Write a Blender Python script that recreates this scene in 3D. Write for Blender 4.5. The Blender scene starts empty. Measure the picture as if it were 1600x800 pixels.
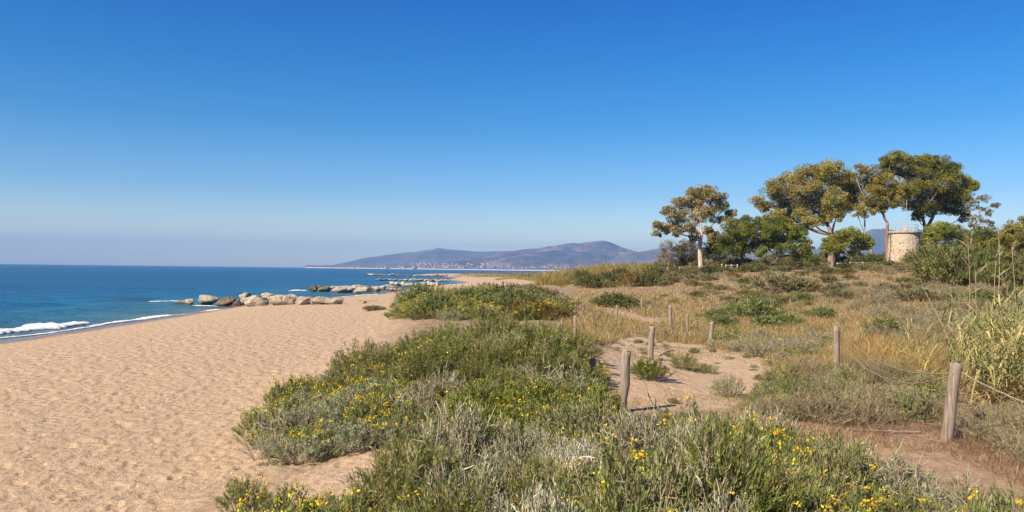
import bpy, math, random
import numpy as np
from math import radians, sin, cos, pi
from mathutils import Vector, Matrix

RNG = np.random.default_rng(7)
random.seed(7)
SC = bpy.context.scene
COL = SC.collection

# ------------------------------------------------------------------ camera
EYE = 4.0                                   # metres above the sea
F = 1256.0                                  # focal length in photo pixels (1600 wide)
PITCH = math.atan(21.3 / F)
ROLL = math.atan(0.0120)
FW = np.array([0, cos(PITCH), sin(PITCH)])
R0 = np.array([1.0, 0, 0]); U0 = np.array([0, -sin(PITCH), cos(PITCH)])
RT = R0 * cos(ROLL) + U0 * sin(ROLL)
UP = -R0 * sin(ROLL) + U0 * cos(ROLL)
cam_d = bpy.data.cameras.new("camera"); cam = bpy.data.objects.new("camera", cam_d); COL.objects.link(cam)
cam_d.sensor_width = 36; cam_d.lens = 36 * F / 1600
cam_d.clip_start = 0.1; cam_d.clip_end = 40000
m = Matrix.Identity(4)
for i in range(3):
    m[i][0] = RT[i]; m[i][1] = UP[i]; m[i][2] = -FW[i]; m[i][3] = (0, 0, EYE)[i]
cam.matrix_world = m
SC.camera = cam

# ------------------------------------------------------------------ sky and sun
SUN_EL = radians(40); SUN_AZ = radians(228)  # azimuth clockwise from +Y: from behind, left
w = bpy.data.worlds.new("World"); SC.world = w; w.use_nodes = True
nt = w.node_tree; nt.nodes.clear()
out = nt.nodes.new('ShaderNodeOutputWorld'); bg = nt.nodes.new('ShaderNodeBackground')
sky = nt.nodes.new('ShaderNodeTexSky'); sky.sky_type = 'NISHITA'; sky.sun_disc = False
sky.sun_elevation = SUN_EL; sky.sun_rotation = SUN_AZ
sky.altitude = 0; sky.air_density = 1.0; sky.dust_density = 0.4; sky.ozone_density = 3.0
hs = nt.nodes.new('ShaderNodeHueSaturation'); hs.inputs['Saturation'].default_value = 1.18; hs.inputs['Value'].default_value = 1.0
nt.links.new(sky.outputs[0], hs.inputs['Color'])
# clear dry sea air: deeper blue with height than the stock atmosphere
tcw = nt.nodes.new('ShaderNodeTexCoord'); spw = nt.nodes.new('ShaderNodeSeparateXYZ'); nt.links.new(tcw.outputs['Generated'], spw.inputs[0])
rmp = nt.nodes.new('ShaderNodeValToRGB'); nt.links.new(spw.outputs['Z'], rmp.inputs['Fac'])
GRADE = [(0.0, (.95, .93, .85)), (.04, (.9, .87, .8)), (.094, (.46, .62, .76)), (.173, (.17, .50, .71)), (.248, (.07, .44, .71)), (.311, (.03, .38, .72)), (1.0, (.03, .36, .70))]
while len(rmp.color_ramp.elements) < len(GRADE): rmp.color_ramp.elements.new(0.5)
for e_, (p_, c_) in zip(rmp.color_ramp.elements, GRADE): e_.position = p_; e_.color = (c_[0] / 3, c_[1] / 3, c_[2] / 3, 1)
mlw = nt.nodes.new('ShaderNodeMix'); mlw.data_type = 'RGBA'; mlw.blend_type = 'MULTIPLY'; mlw.inputs[0].default_value = 1
nt.links.new(hs.outputs[0], mlw.inputs[6]); nt.links.new(rmp.outputs[0], mlw.inputs[7])
scw = nt.nodes.new('ShaderNodeVectorMath'); scw.operation = 'SCALE'; scw.inputs['Scale'].default_value = 3.0
nt.links.new(mlw.outputs[2], scw.inputs[0]); nt.links.new(scw.outputs[0], bg.inputs['Color'])
bg.inputs['Strength'].default_value = 0.10
nt.links.new(bg.outputs[0], out.inputs['Surface'])
sl = bpy.data.lights.new("sun", 'SUN'); sun = bpy.data.objects.new("sun", sl); COL.objects.link(sun)
sl.energy = 4.6; sl.angle = radians(0.53); sl.color = (1.0, 0.88, 0.70)
sd = Vector((sin(SUN_AZ) * cos(SUN_EL), cos(SUN_AZ) * cos(SUN_EL), sin(SUN_EL)))
sun.rotation_euler = (-sd).to_track_quat('-Z', 'Y').to_euler()
SC.view_settings.view_transform = 'Standard'; SC.view_settings.look = 'None'
SC.view_settings.exposure = 0.9; SC.view_settings.gamma = 1.0
SC.cycles.max_bounces = 6; SC.cycles.diffuse_bounces = 2; SC.cycles.glossy_bounces = 2
SC.cycles.transmission_bounces = 3; SC.cycles.transparent_max_bounces = 4; SC.cycles.volume_bounces = 0

# ------------------------------------------------------------------ numpy noise
_P = np.random.default_rng(3).permutation(256); _P = np.concatenate([_P, _P, _P])
_G = np.array([[cos(a), sin(a)] for a in np.linspace(0, 2 * pi, 16, endpoint=False)])
def perlin(x, y):
    x = np.asarray(x, float); y = np.asarray(y, float)
    xi = np.floor(x).astype(int); yi = np.floor(y).astype(int); xf = x - xi; yf = y - yi
    xi &= 255; yi &= 255
    u = xf * xf * xf * (xf * (xf * 6 - 15) + 10); v = yf * yf * yf * (yf * (yf * 6 - 15) + 10)
    def g(ix, iy, dx, dy):
        k = _G[_P[_P[ix] + iy] & 15]; return k[..., 0] * dx + k[..., 1] * dy
    a = g(xi, yi, xf, yf); b = g(xi + 1, yi, xf - 1, yf); c = g(xi, yi + 1, xf, yf - 1); d = g(xi + 1, yi + 1, xf - 1, yf - 1)
    return (a + u * (b - a)) * (1 - v) + (c + u * (d - c)) * v
def fbm(x, y, o=4):
    s = 0; a = 1.0
    for i in range(o):
        s = s + a * perlin(x + 17.3 * i, y - 9.1 * i); x = x * 2.03; y = y * 2.03; a *= 0.5
    return s
def sstep(a, b, x):
    t = np.clip((x - a) / (b - a), 0, 1); return t * t * (3 - 2 * t)

# ------------------------------------------------------------------ terrain height
_YS = [-200, 0, 40, 60, 80, 100, 117, 162, 200, 223, 260, 295, 350, 420, 478, 560, 700, 1000, 2000, 3300, 3900, 4300, 4500, 20000]
_XS = [-27, -27, -26.7, -27.3, -28.5, -25, -21.4, -20.6, -18, -14, -20, -26, -24, -42, -62, -30, 10, 150, 600, 700, 350, -300, -1100, -1100]
_YD = [-50, 5, 9, 13, 19, 30, 46, 69, 100, 150, 220, 300, 360, 420, 560, 700, 1000, 3000, 20000]
_XD = [-3.5, -3.4, -3.4, -4.4, -5.2, -5.5, -6.8, -8.0, -3.0, 3.0, 7.0, 5, -6, -24, -10, 24, 190, 900, 900]
def shore_x(y): return np.interp(y, _YS, _XS)
def toe_x(y): return np.interp(y, _YD, _XD)
MOUNDS = [(-1.2, 15.0, 2.0, 3.0, 0.45), (1.0, 19.5, 2.0, 3.6, 0.85), (-2.2, 21.5, 2.2, 3.5, 0.35),
          (-1.2, 54, 4.0, 6.0, 1.25), (2.0, 50, 2.2, 4.0, 0.5), (-5.0, 62, 3.0, 8.0, 0.5),
          (11, 96, 8.5, 12, 1.9), (0.5, 8.0, 3.5, 2.0, 0.25), (26, 48, 6, 9, 0.35), (42, 72, 9, 12, 0.8)]
def H(x, y, fine=False):
    x = np.asarray(x, float); y = np.asarray(y, float)
    s = x - shore_x(y); u = x - toe_x(y)
    z = np.where(s < 0, np.maximum(0.075 * s, -4.0), 1.28 * (1 - np.exp(-(np.maximum(s, 0) / 10.0) ** 1.4)))
    near = 1 - sstep(250, 700, y)
    z = z + sstep(-1.5, 4.5, u) * 0.35 * sstep(2, 20, s)
    rise = sstep(28, 108, y) * sstep(6, 26, x - 0.02 * y) * (1 - sstep(150, 320, y))
    z = z + rise * (2.55 + 0.03 * np.clip(x - 20, 0, 45))
    for cx, cy, sx, sy, h in MOUNDS:
        z = z + h * np.exp(-((x - cx) / sx) ** 2 - ((y - cy) / sy) ** 2)
    d = np.sqrt(x * x + y * y)
    z = z + 0.10 * sstep(-1, 5, u) * near * fbm(x * 0.22, y * 0.22, 3)
    z = z + 0.05 * sstep(3, 10, s) * near * fbm(x * 0.13 + 5, y * 0.13, 2)
    if fine:
        k = sstep(1.5, 6, s) * (1 - 0.8 * sstep(22, 40, d)) * (d < 60) * (1 - 0.6 * sstep(0, 3, u))
        sel = k.ravel() > 0.01; xs = x.ravel()[sel]; ys = y.ravel()[sel]; dz = np.zeros(xs.shape)
        for cell, rad, dep, off in ((0.40, 0.125, 0.034, 0.0), (0.25, 0.075, 0.020, 37.7), (0.80, 0.24, 0.026, 91.3), (0.17, 0.05, 0.013, 53.9)):
            a = (xs * 0.88 + ys * 0.48 + off) / cell; b = (-xs * 0.48 + ys * 0.88 + off) / cell; ia = np.floor(a).astype(int); ib = np.floor(b).astype(int)
            for i in (-1, 0, 1):
                for j in (-1, 0, 1):
                    ca = ia + i; cb = ib + j
                    h1 = _P[_P[ca & 255] + (cb & 255)] / 255.0; h2 = _P[_P[(ca + 71) & 255] + ((cb + 13) & 255)] / 255.0; h3 = _P[_P[(ca + 19) & 255] + ((cb + 131) & 255)]
                    an = h3 * 0.0246; u_ = (a - ca - h1) * cell; v_ = (b - cb - h2) * cell
                    q = np.sqrt(((u_ * np.cos(an) + v_ * np.sin(an)) / rad) ** 2 + ((-u_ * np.sin(an) + v_ * np.cos(an)) / (rad * 0.55)) ** 2)
                    amp = dep * (0.35 + 0.65 * ((h3 * 7) % 256) / 255.0)
                    dz += amp * (-np.exp(-q ** 4 * 0.9) + 0.38 * np.exp(-((q - 1.35) / 0.33) ** 2))
        dd = np.zeros(x.size); dd[sel] = dz; dd = dd.reshape(x.shape)
        z = z + k * (dd + (0.03 + 0.035 * (1 - sstep(8, 16, d))) * perlin((x * 0.8 + y * 0.6) * 0.75, (y * 0.8 - x * 0.6) * 1.3) + 0.012 * fbm(x * 4, y * 4, 2))
    return z

def ray(px, py):
    d = FW * F + RT * (px - 800) + UP * (400 - py); return d / np.linalg.norm(d)
_T = np.exp(np.linspace(math.log(3), math.log(2500), 6000))
def at(px, py):
    """ground point seen at a photo pixel"""
    d = ray(px, py); X = d[0] * _T; Y = d[1] * _T; Z = EYE + d[2] * _T
    k = np.argmax(Z < H(X, Y))
    if k == 0: k = len(_T) - 1
    return Vector((X[k], Y[k], float(H(X[k], Y[k]))))
def at_depth(px, py, Y):
    d = ray(px, py); t = Y / d[1]; return Vector((d[0] * t, Y, EYE + d[2] * t))
def proj(x, y, z):
    dx = np.stack([np.asarray(x, float), np.asarray(y, float), np.asarray(z, float) - EYE], -1)
    f = dx @ FW; f = np.where(f < 0.1, 0.1, f)
    return 800 + F * (dx @ RT) / f, 400 - F * (dx @ UP) / f
def inpoly(px, py, poly):
    c = np.zeros(px.shape, bool); n = len(poly)
    for i in range(n):
        x0, y0 = poly[i]; x1, y1 = poly[(i + 1) % n]
        if y0 == y1: continue
        c ^= ((y0 > py) != (y1 > py)) & (px < (x1 - x0) * (py - y0) / (y1 - y0) + x0)
    return c

# ------------------------------------------------------------------ materials
def mat(name):
    m = bpy.data.materials.new(name); m.use_nodes = True
    t = m.node_tree; b = t.nodes['Principled BSDF']; return m, t, b
def N(t, typ, **kw):
    n = t.nodes.new(typ)
    for k, v in kw.items():
        if k in n.inputs: n.inputs[k].default_value = v
        else: setattr(n, k, v)
    return n
def noise(t, scale, detail=4, vec=None, rough=0.55):
    n = N(t, 'ShaderNodeTexNoise'); n.inputs['Scale'].default_value = scale; n.inputs['Detail'].default_value = detail
    n.inputs['Roughness'].default_value = rough
    if vec is not None: t.links.new(vec, n.inputs['Vector'])
    return n
def ramp(t, fac, stops):
    r = N(t, 'ShaderNodeValToRGB')
    while len(r.color_ramp.elements) < len(stops): r.color_ramp.elements.new(0.5)
    for e, (p, c) in zip(r.color_ramp.elements, stops):
        e.position = p; e.color = (*c, 1) if len(c) == 3 else c
    t.links.new(fac, r.inputs['Fac']); return r.outputs['Color']
def mixc(t, fac, a, b, typ='MIX'):
    n = N(t, 'ShaderNodeMix', data_type='RGBA', blend_type=typ)
    for sock, v in ((n.inputs[0], fac), (n.inputs[6], a), (n.inputs[7], b)):
        if hasattr(v, 'links'): t.links.new(v, sock)
        elif isinstance(v, (int, float)): sock.default_value = v
        else: sock.default_value = (*v, 1)
    return n.outputs[2]
def math_(t, op, a, b=None):
    n = N(t, 'ShaderNodeMath', operation=op)
    for i, v in enumerate((a, b)):
        if v is None: continue
        if hasattr(v, 'links'): t.links.new(v, n.inputs[i])
        else: n.inputs[i].default_value = v
    return n.outputs[0]
def bump(t, b, h, dist, strength=1.0, prev=None):
    n = N(t, 'ShaderNodeBump'); n.inputs['Strength'].default_value = strength; n.inputs['Distance'].default_value = dist
    t.links.new(h, n.inputs['Height'])
    if prev is not None: t.links.new(prev, n.inputs['Normal'])
    if b is not None: t.links.new(n.outputs[0], b.inputs['Normal'])
    return n.outputs[0]

def foliage_mat(name, trans=0.25, rough=0.6, var=0.35):
    m, t, b = mat(name)
    a = N(t, 'ShaderNodeAttribute', attribute_name='tint')
    oi = N(t, 'ShaderNodeObjectInfo')
    v = N(t, 'ShaderNodeMapRange'); v.inputs['To Min'].default_value = 1 - var / 2; v.inputs['To Max'].default_value = 1 + var / 2
    t.links.new(oi.outputs['Random'], v.inputs['Value'])
    h = N(t, 'ShaderNodeHueSaturation'); t.links.new(a.outputs['Color'], h.inputs['Color']); t.links.new(v.outputs[0], h.inputs['Value'])
    t.links.new(h.outputs[0], b.inputs['Base Color'])
    b.inputs['Roughness'].default_value = rough; b.inputs['Specular IOR Level'].default_value = 0.25
    if trans > 0:
        tr = N(t, 'ShaderNodeBsdfTranslucent'); t.links.new(h.outputs[0], tr.inputs['Color'])
        mx = N(t, 'ShaderNodeMixShader'); mx.inputs[0].default_value = trans
        t.links.new(b.outputs[0], mx.inputs[1]); t.links.new(tr.outputs[0], mx.inputs[2])
        t.links.new(mx.outputs[0], t.nodes['Material Output'].inputs['Surface'])
    return m
M_LEAF = foliage_mat("leaf", 0.33)
M_GRASS = foliage_mat("grass_blade", 0.35, 0.7, 0.0)
M_TWIG = foliage_mat("twig", 0.0, 0.85, 0.3)
M_PETAL = foliage_mat("petal", 0.2, 0.6, 0.2)

def simple_noise_mat(name, c1, c2, scale, rough=0.85, bscale=None, bdist=0.02, coord='Object', c3=None):
    m, t, b = mat(name); tc = N(t, 'ShaderNodeTexCoord')
    n = noise(t, scale, 6, tc.outputs[coord])
    stops = [(0.32, c1), (0.68, c2)] if c3 is None else [(0.3, c1), (0.5, c2), (0.7, c3)]
    t.links.new(ramp(t, n.outputs['Fac'], stops), b.inputs['Base Color'])
    b.inputs['Roughness'].default_value = rough; b.inputs['Specular IOR Level'].default_value = 0.2
    if bscale:
        bn = noise(t, bscale, 5, tc.outputs[coord]); bump(t, b, bn.outputs['Fac'], bdist)
    return m

# ------------------------------------------------------------------ mesh helpers
def mesh_np(name, V, quads=None, tris=None, mats=(), tint=None, midx=None, smooth=False, attrs=None):
    V = np.asarray(V, np.float32).reshape(-1, 3)
    me = bpy.data.meshes.new(name); me.vertices.add(len(V)); me.vertices.foreach_set('co', V.ravel())
    L = []; S = []; tot = 0
    nq = 0 if quads is None else len(quads); nt_ = 0 if tris is None else len(tris)
    if nq: L.append(np.asarray(quads, np.int32).ravel()); S.append(np.arange(nq) * 4)
    if nt_: L.append(np.asarray(tris, np.int32).ravel()); S.append(nq * 4 + np.arange(nt_) * 3)
    L = np.concatenate(L); S = np.concatenate(S).astype(np.int32)
    me.loops.add(len(L)); me.loops.foreach_set('vertex_index', L)
    me.polygons.add(nq + nt_); me.polygons.foreach_set('loop_start', S)
    if midx is not None: me.polygons.foreach_set('material_index', np.asarray(midx, np.int32))
    me.update(calc_edges=True)
    if smooth: me.polygons.foreach_set('use_smooth', np.ones(nq + nt_, bool))
    for mm in mats: me.materials.append(mm)
    if tint is not None:
        a = me.attributes.new('tint', 'FLOAT_COLOR', 'POINT')
        c = np.ones((len(V), 4), np.float32); c[:, :3] = tint; a.data.foreach_set('color', c.ravel())
    if attrs:
        for k, v in attrs.items():
            a = me.attributes.new(k, 'FLOAT', 'POINT'); a.data.foreach_set('value', np.asarray(v, np.float32))
    return me
def obj(name, me, parent=None, loc=None, kind=None):
    o = bpy.data.objects.new(name, me); COL.objects.link(o)
    if parent is not None: o.parent = parent
    if loc is not None: o.location = loc
    if kind: o['kind'] = kind
    return o
def tag(o, label, cat, group=None):
    o['label'] = label; o['category'] = cat
    if group: o['group'] = group
    return o
def thing(name, label, cat, loc, rz=0.0, group=None):
    o = obj(name, None, None, loc); o.rotation_euler = (0, 0, rz); o.empty_display_size = 0.2
    return tag(o, label, cat, group)
def dup(root, loc, rot=(0, 0, 0), sc=(1, 1, 1)):
    r = root.copy(); COL.objects.link(r); r.location = loc; r.rotation_euler = rot; r.scale = sc
    for ch in root.children:
        c = ch.copy(); COL.objects.link(c); c.parent = r
    return r

class Geo:
    """collects vertices, quads, tris and per-vertex tints"""
    def __init__(s): s.V = []; s.Q = []; s.T = []; s.C = []; s.n = 0
    def add(s, V, quads=None, tris=None, tint=(1, 1, 1)):
        V = np.asarray(V, float).reshape(-1, 3); s.V.append(V)
        if quads is not None and len(quads): s.Q.append(np.asarray(quads) + s.n)
        if tris is not None and len(tris): s.T.append(np.asarray(tris) + s.n)
        t = np.asarray(tint, float); s.C.append(np.broadcast_to(t, (len(V), 3))); s.n += len(V)
    def mesh(s, name, mats, smooth=False):
        return mesh_np(name, np.concatenate(s.V), np.concatenate(s.Q) if s.Q else None,
                       np.concatenate(s.T) if s.T else None, mats, np.concatenate(s.C), smooth=smooth)
def unit(v): return v / np.maximum(np.linalg.norm(v, axis=-1, keepdims=True), 1e-9)
def leaves(g, P, D, Nn, L, W, tint):
    """kite shaped leaves: base P, direction D, normal Nn"""
    n = len(P); D = unit(D); S = unit(np.cross(D, Nn)); L = np.broadcast_to(L, n)[:, None]; W = np.broadcast_to(W, n)[:, None]
    nn = np.cross(S, D)
    V = np.stack([P, P + D * L * 0.45 + S * W * 0.5 + nn * L * 0.06, P + D * L, P + D * L * 0.45 - S * W * 0.5 + nn * L * 0.06], 1)
    g.add(V.reshape(-1, 3), np.arange(4 * n).reshape(n, 4), None, np.repeat(np.broadcast_to(tint, (n, 3)), 4, 0))
def blades(g, P, D, bend, L, W, tint, side=None):
    """grass blades of 2 segments: root P, start direction D, bend vector added at the tip"""
    n = len(P); D = unit(D); L = np.broadcast_to(L, n)[:, None]; W = np.broadcast_to(W, n)[:, None]
    if side is None:
        a = RNG.uniform(0, 2 * pi, n); side = np.stack([np.cos(a), np.sin(a), 0 * a], 1)
    m1 = P + D * L * 0.55 + bend * L * 0.2; tip = P + D * L * 0.9 + bend * L * 0.75
    V = np.stack([P - side * W / 2, P + side * W / 2, m1 + side * W * 0.4, m1 - side * W * 0.4, tip], 1)
    k = np.arange(n)[:, None] * 5
    g.add(V.reshape(-1, 3), k + np.array([[0, 1, 2, 3]]), k + np.array([[3, 2, 4]]), np.repeat(np.broadcast_to(tint, (n, 3)), 5, 0))
def tube(g, pts, rad, sides=6, tint=(1, 1, 1), cap=True):
    pts = np.asarray(pts, float); n = len(pts); rad = np.broadcast_to(rad, n)
    tg = unit(np.gradient(pts, axis=0)); ref = np.array([0.31, 0.17, 0.93]) if abs(tg[0][2]) < 0.9 else np.array([1.0, 0.1, 0])
    a = unit(np.cross(tg, ref)); b = np.cross(tg, a); an = np.linspace(0, 2 * pi, sides, endpoint=False)
    V = pts[:, None] + rad[:, None, None] * (a[:, None] * np.cos(an)[None, :, None] + b[:, None] * np.sin(an)[None, :, None])
    Q = []
    for i in range(n - 1):
        for j in range(sides):
            Q.append((i * sides + j, i * sides + (j + 1) % sides, (i + 1) * sides + (j + 1) % sides, (i + 1) * sides + j))
    V = V.reshape(-1, 3); T = []
    if cap:
        V = np.concatenate([V, pts[:1], pts[-1:]]); c0 = n * sides; c1 = c0 + 1
        for j in range(sides):
            T.append((c0, (j + 1) % sides, j)); T.append((c1, (n - 1) * sides + j, (n - 1) * sides + (j + 1) % sides))
    g.add(V, Q, T, tint)
def twigs(g, P0, P1, P2, r0, r1, tint):
    """many 3-sided twigs along quadratic curves, vectorised"""
    n = len(P0); rows = []
    for t, r in ((0, r0), (0.5, (r0 + r1) / 2), (1, r1)):
        c = P0 * (1 - t) ** 2 + 2 * P1 * t * (1 - t) + P2 * t * t
        d = unit(P2 - P0); a = unit(np.cross(d, [0.3, 0.2, 0.9])); b = np.cross(d, a)
        r = np.broadcast_to(r, n)[:, None]
        for k in range(3): rows.append(c + r * (a * cos(k * 2.094) + b * sin(k * 2.094)))
    V = np.stack(rows, 1).reshape(-1, 3); k = np.arange(n)[:, None] * 9; Q = []
    for s in range(2):
        for j in range(3): Q.append(k + np.array([[s * 3 + j, s * 3 + (j + 1) % 3, s * 3 + 3 + (j + 1) % 3, s * 3 + 3 + j]]))
    g.add(V, np.concatenate(Q), None, np.repeat(np.broadcast_to(tint, (n, 3)), 9, 0))
PGAIN = [1.62, 1.52, 1.25]
def pal(n, cols, wts=None, jit=0.18):
    cols = np.asarray(cols, float); i = RNG.choice(len(cols), n, p=wts)
    if cols.max() < 0.5: cols = cols * np.array(PGAIN)
    return np.clip(cols[i] * (1 + RNG.normal(0, jit, (n, 1))) * (1 + RNG.normal(0, 0.06, (n, 3))), 0.004, 0.9)

#==SETTING==
# zones of ground cover, outlined by what they cover in the ground's plan (as seen along the view)
PATH = [(938, 545), (985, 522), (1040, 532), (1110, 546), (1180, 553), (1212, 575), (1190, 608), (1130, 640), (1075, 650), (1010, 646), (955, 650), (930, 612)]
TRAIL = [(925, 476), (950, 478), (1000, 494), (1040, 498), (1062, 508), (1010, 507), (955, 491)]
SOIL = [(1260, 665), (1470, 672), (1620, 730), (1620, 900), (1560, 800), (1440, 735), (1330, 705)]
TONGUE = [(470, 740), (560, 708), (720, 686), (770, 700), (710, 745), (600, 775), (520, 800), (420, 830)]

def ground():
    az = np.concatenate([np.linspace(-180, -38, 60, endpoint=False), np.linspace(-38, 38, 560), np.linspace(38, 180, 61)[1:]]) * pi / 180
    inv = np.linspace(1 / 5.2, 1 / 9500, 580); d = np.concatenate([[0.3, 1.2, 2.2, 3.0, 3.8, 4.4], 1 / inv])
    A, D = np.meshgrid(az, d); X = np.sin(A) * D; Y = np.cos(A) * D
    Z = H(X, Y, True)
    Z = np.where(D > 7000, np.minimum(Z, -1), Z)
    nr, nc = X.shape; k = np.arange(nr * nc).reshape(nr, nc)
    Q = np.stack([k[:-1, :-1], k[1:, :-1], k[1:, 1:], k[:-1, 1:]], -1).reshape(-1, 4)
    px, py = proj(X.ravel(), Y.ravel(), Z.ravel())
    xf = X.ravel(); yf = Y.ravel()
    u = xf - toe_x(yf)
    nz = fbm(xf * 0.5, yf * 0.5, 4)
    cover = sstep(-0.3, 2.5, u + 1.5 * nz)
    wob = 14 * fbm(xf * 0.7 + 3, yf * 0.7, 4); wob2 = 16 * fbm(xf * 0.7 - 8, yf * 0.7 + 5, 4)
    pth = (inpoly(px + wob, py + wob2 * .6, PATH) | inpoly(px + wob * .5, py + wob2 * .2, TRAIL)) & (yf > 0)
    cover *= np.where(pth, 0.0, 1)
    cover *= np.where(inpoly(px, py, TONGUE) & (yf > 0), 0.0, 1)
    soil = (inpoly(px + wob, py + wob2 * .5, SOIL) & (yf > 0)).astype(float)
    def soft(a_):
        a_ = a_.reshape(nr, nc)
        for it in range(5): a_[1:-1] = (a_[:-2] + 2 * a_[1:-1] + a_[2:]) / 4; a_[:, 1:-1] = (a_[:, :-2] + 2 * a_[:, 1:-1] + a_[:, 2:]) / 4
        return a_.ravel()
    cover = soft(cover); soil = soft(soil)
    me = mesh_np('ground', np.stack([X.ravel(), Y.ravel(), Z.ravel()], 1), Q, None, [M_GROUND], smooth=True, attrs={'cover': cover, 'soil': soil,
                 'shore': xf - shore_x(yf)})
    obj('ground', me, kind='structure')

def ground_mat():
    m, t, b = mat("sand_and_soil"); g = N(t, 'ShaderNodeNewGeometry'); P = g.outputs['Position']
    n1 = noise(t, 0.25, 5, P); n2 = noise(t, 6.0, 5, P, 0.7); n3 = noise(t, 26, 5, P, 0.8)
    sand = ramp(t, n2.outputs['Fac'], [(0.25, (0.39, 0.262, 0.155)), (0.5, (0.525, 0.365, 0.222)), (0.75, (0.59, 0.42, 0.265))])
    sand = mixc(t, 0.35, sand, ramp(t, n3.outputs['Fac'], [(0.36, (0.24, 0.155, 0.095)), (0.5, (0.48, 0.33, 0.205)), (0.66, (0.62, 0.45, 0.30))]))
    sand = mixc(t, math_(t, 'MULTIPLY', n1.outputs['Fac'], 0.28), sand, (0.40, 0.26, 0.15))
    ac = N(t, 'ShaderNodeAttribute', attribute_name='cover'); asl = N(t, 'ShaderNodeAttribute', attribute_name='soil')
    ash = N(t, 'ShaderNodeAttribute', attribute_name='shore')
    nl = noise(t, 3.0, 6, P, 0.7)
    litter = ramp(t, nl.outputs['Fac'], [(0.3, (0.12, 0.085, 0.045)), (0.5, (0.24, 0.165, 0.09)), (0.7, (0.36, 0.25, 0.145))])
    fac = math_(t, 'MULTIPLY', ac.outputs['Fac'], ramp(t, noise(t, 1.7, 5, P, 0.7).outputs['Fac'], [(0.3, (.55, .55, .55)), (0.6, (1, 1, 1))]))
    col = mixc(t, fac, sand, litter)
    # far low dune plants too small to pick apart
    sep = N(t, 'ShaderNodeSeparateXYZ'); t.links.new(P, sep.inputs[0])
    farf = N(t, 'ShaderNodeMapRange'); farf.inputs['From Min'].default_value = 105; farf.inputs['From Max'].default_value = 150
    t.links.new(sep.outputs['Y'], farf.inputs['Value'])
    nf = noise(t, 0.12, 6, P, 0.7)
    farc = ramp(t, nf.outputs['Fac'], [(0.35, (0.07, 0.08, 0.03)), (0.5, (0.16, 0.14, 0.05)), (0.65, (0.27, 0.21, 0.08))])
    col = mixc(t, math_(t, 'MULTIPLY', farf.outputs[0], ac.outputs['Fac']), col, farc)
    col = mixc(t, math_(t, 'MULTIPLY', asl.outputs['Fac'], 0.75), col, ramp(t, nl.outputs['Fac'], [(0.3, (0.33, 0.205, 0.12)), (0.65, (0.46, 0.295, 0.175))]))
    wet = N(t, 'ShaderNodeMapRange'); wet.inputs['From Min'].default_value = 1.4; wet.inputs['From Max'].default_value = 3.4
    wet.inputs['To Min'].default_value = 1; wet.inputs['To Max'].default_value = 0
    wn = math_(t, 'ADD', ash.outputs['Fac'], math_(t, 'MULTIPLY', math_(t, 'SUBTRACT', n1.outputs['Fac'], 0.5), 2.0))
    t.links.new(wn, wet.inputs['Value'])
    col = mixc(t, wet.outputs[0], col, (0.15, 0.098, 0.066))
    t.links.new(col, b.inputs['Base Color'])
    rr = N(t, 'ShaderNodeMapRange'); rr.inputs['To Min'].default_value = 0.92; rr.inputs['To Max'].default_value = 0.22
    t.links.new(wet.outputs[0], rr.inputs['Value']); t.links.new(rr.outputs[0], b.inputs['Roughness'])
    b.inputs['Specular IOR Level'].default_value = 0.3
    mp = N(t, 'ShaderNodeMapping'); mp.inputs['Rotation'].default_value = (0, 0, -0.5); mp.inputs['Scale'].default_value = (1, 1.15, 1); t.links.new(P, mp.inputs[0])
    v = N(t, 'ShaderNodeTexVoronoi', feature='SMOOTH_F1'); v.inputs['Scale'].default_value = 3.2; v.inputs['Smoothness'].default_value = 0.6
    vn = noise(t, 2.5, 3, P); vadd = N(t, 'ShaderNodeVectorMath', operation='MULTIPLY_ADD')
    t.links.new(vn.outputs['Color'], vadd.inputs[0]); vadd.inputs[1].default_value = (0.5, 0.5, 0.5); t.links.new(mp.outputs[0], vadd.inputs[2])
    t.links.new(vadd.outputs[0], v.inputs['Vector'])
    dry = math_(t, 'SUBTRACT', 1.0, wet.outputs[0])
    dmp = N(t, 'ShaderNodeMapRange'); dmp.inputs['From Min'].default_value = 14; dmp.inputs['From Max'].default_value = 34; dmp.inputs['To Min'].default_value = 0.03; dmp.inputs['To Max'].default_value = 0.12
    ln = N(t, 'ShaderNodeVectorMath', operation='LENGTH'); t.links.new(P, ln.inputs[0]); t.links.new(ln.outputs['Value'], dmp.inputs['Value'])
    h1 = math_(t, 'MULTIPLY', math_(t, 'MULTIPLY', v.outputs['Distance'], dmp.outputs[0]), dry)
    h2 = math_(t, 'MULTIPLY', math_(t, 'MULTIPLY', noise(t, 5.0, 5, mp.outputs[0], 0.65).outputs['Fac'], 0.06), dry)
    h3 = math_(t, 'MULTIPLY', math_(t, 'MULTIPLY', noise(t, 16, 5, P, 0.75).outputs['Fac'], 0.035), dry)
    bump(t, b, math_(t, 'ADD', math_(t, 'ADD', h1, h2), h3), 1.0, 1.0)
    return m
M_GROUND = ground_mat()
ground()

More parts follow.
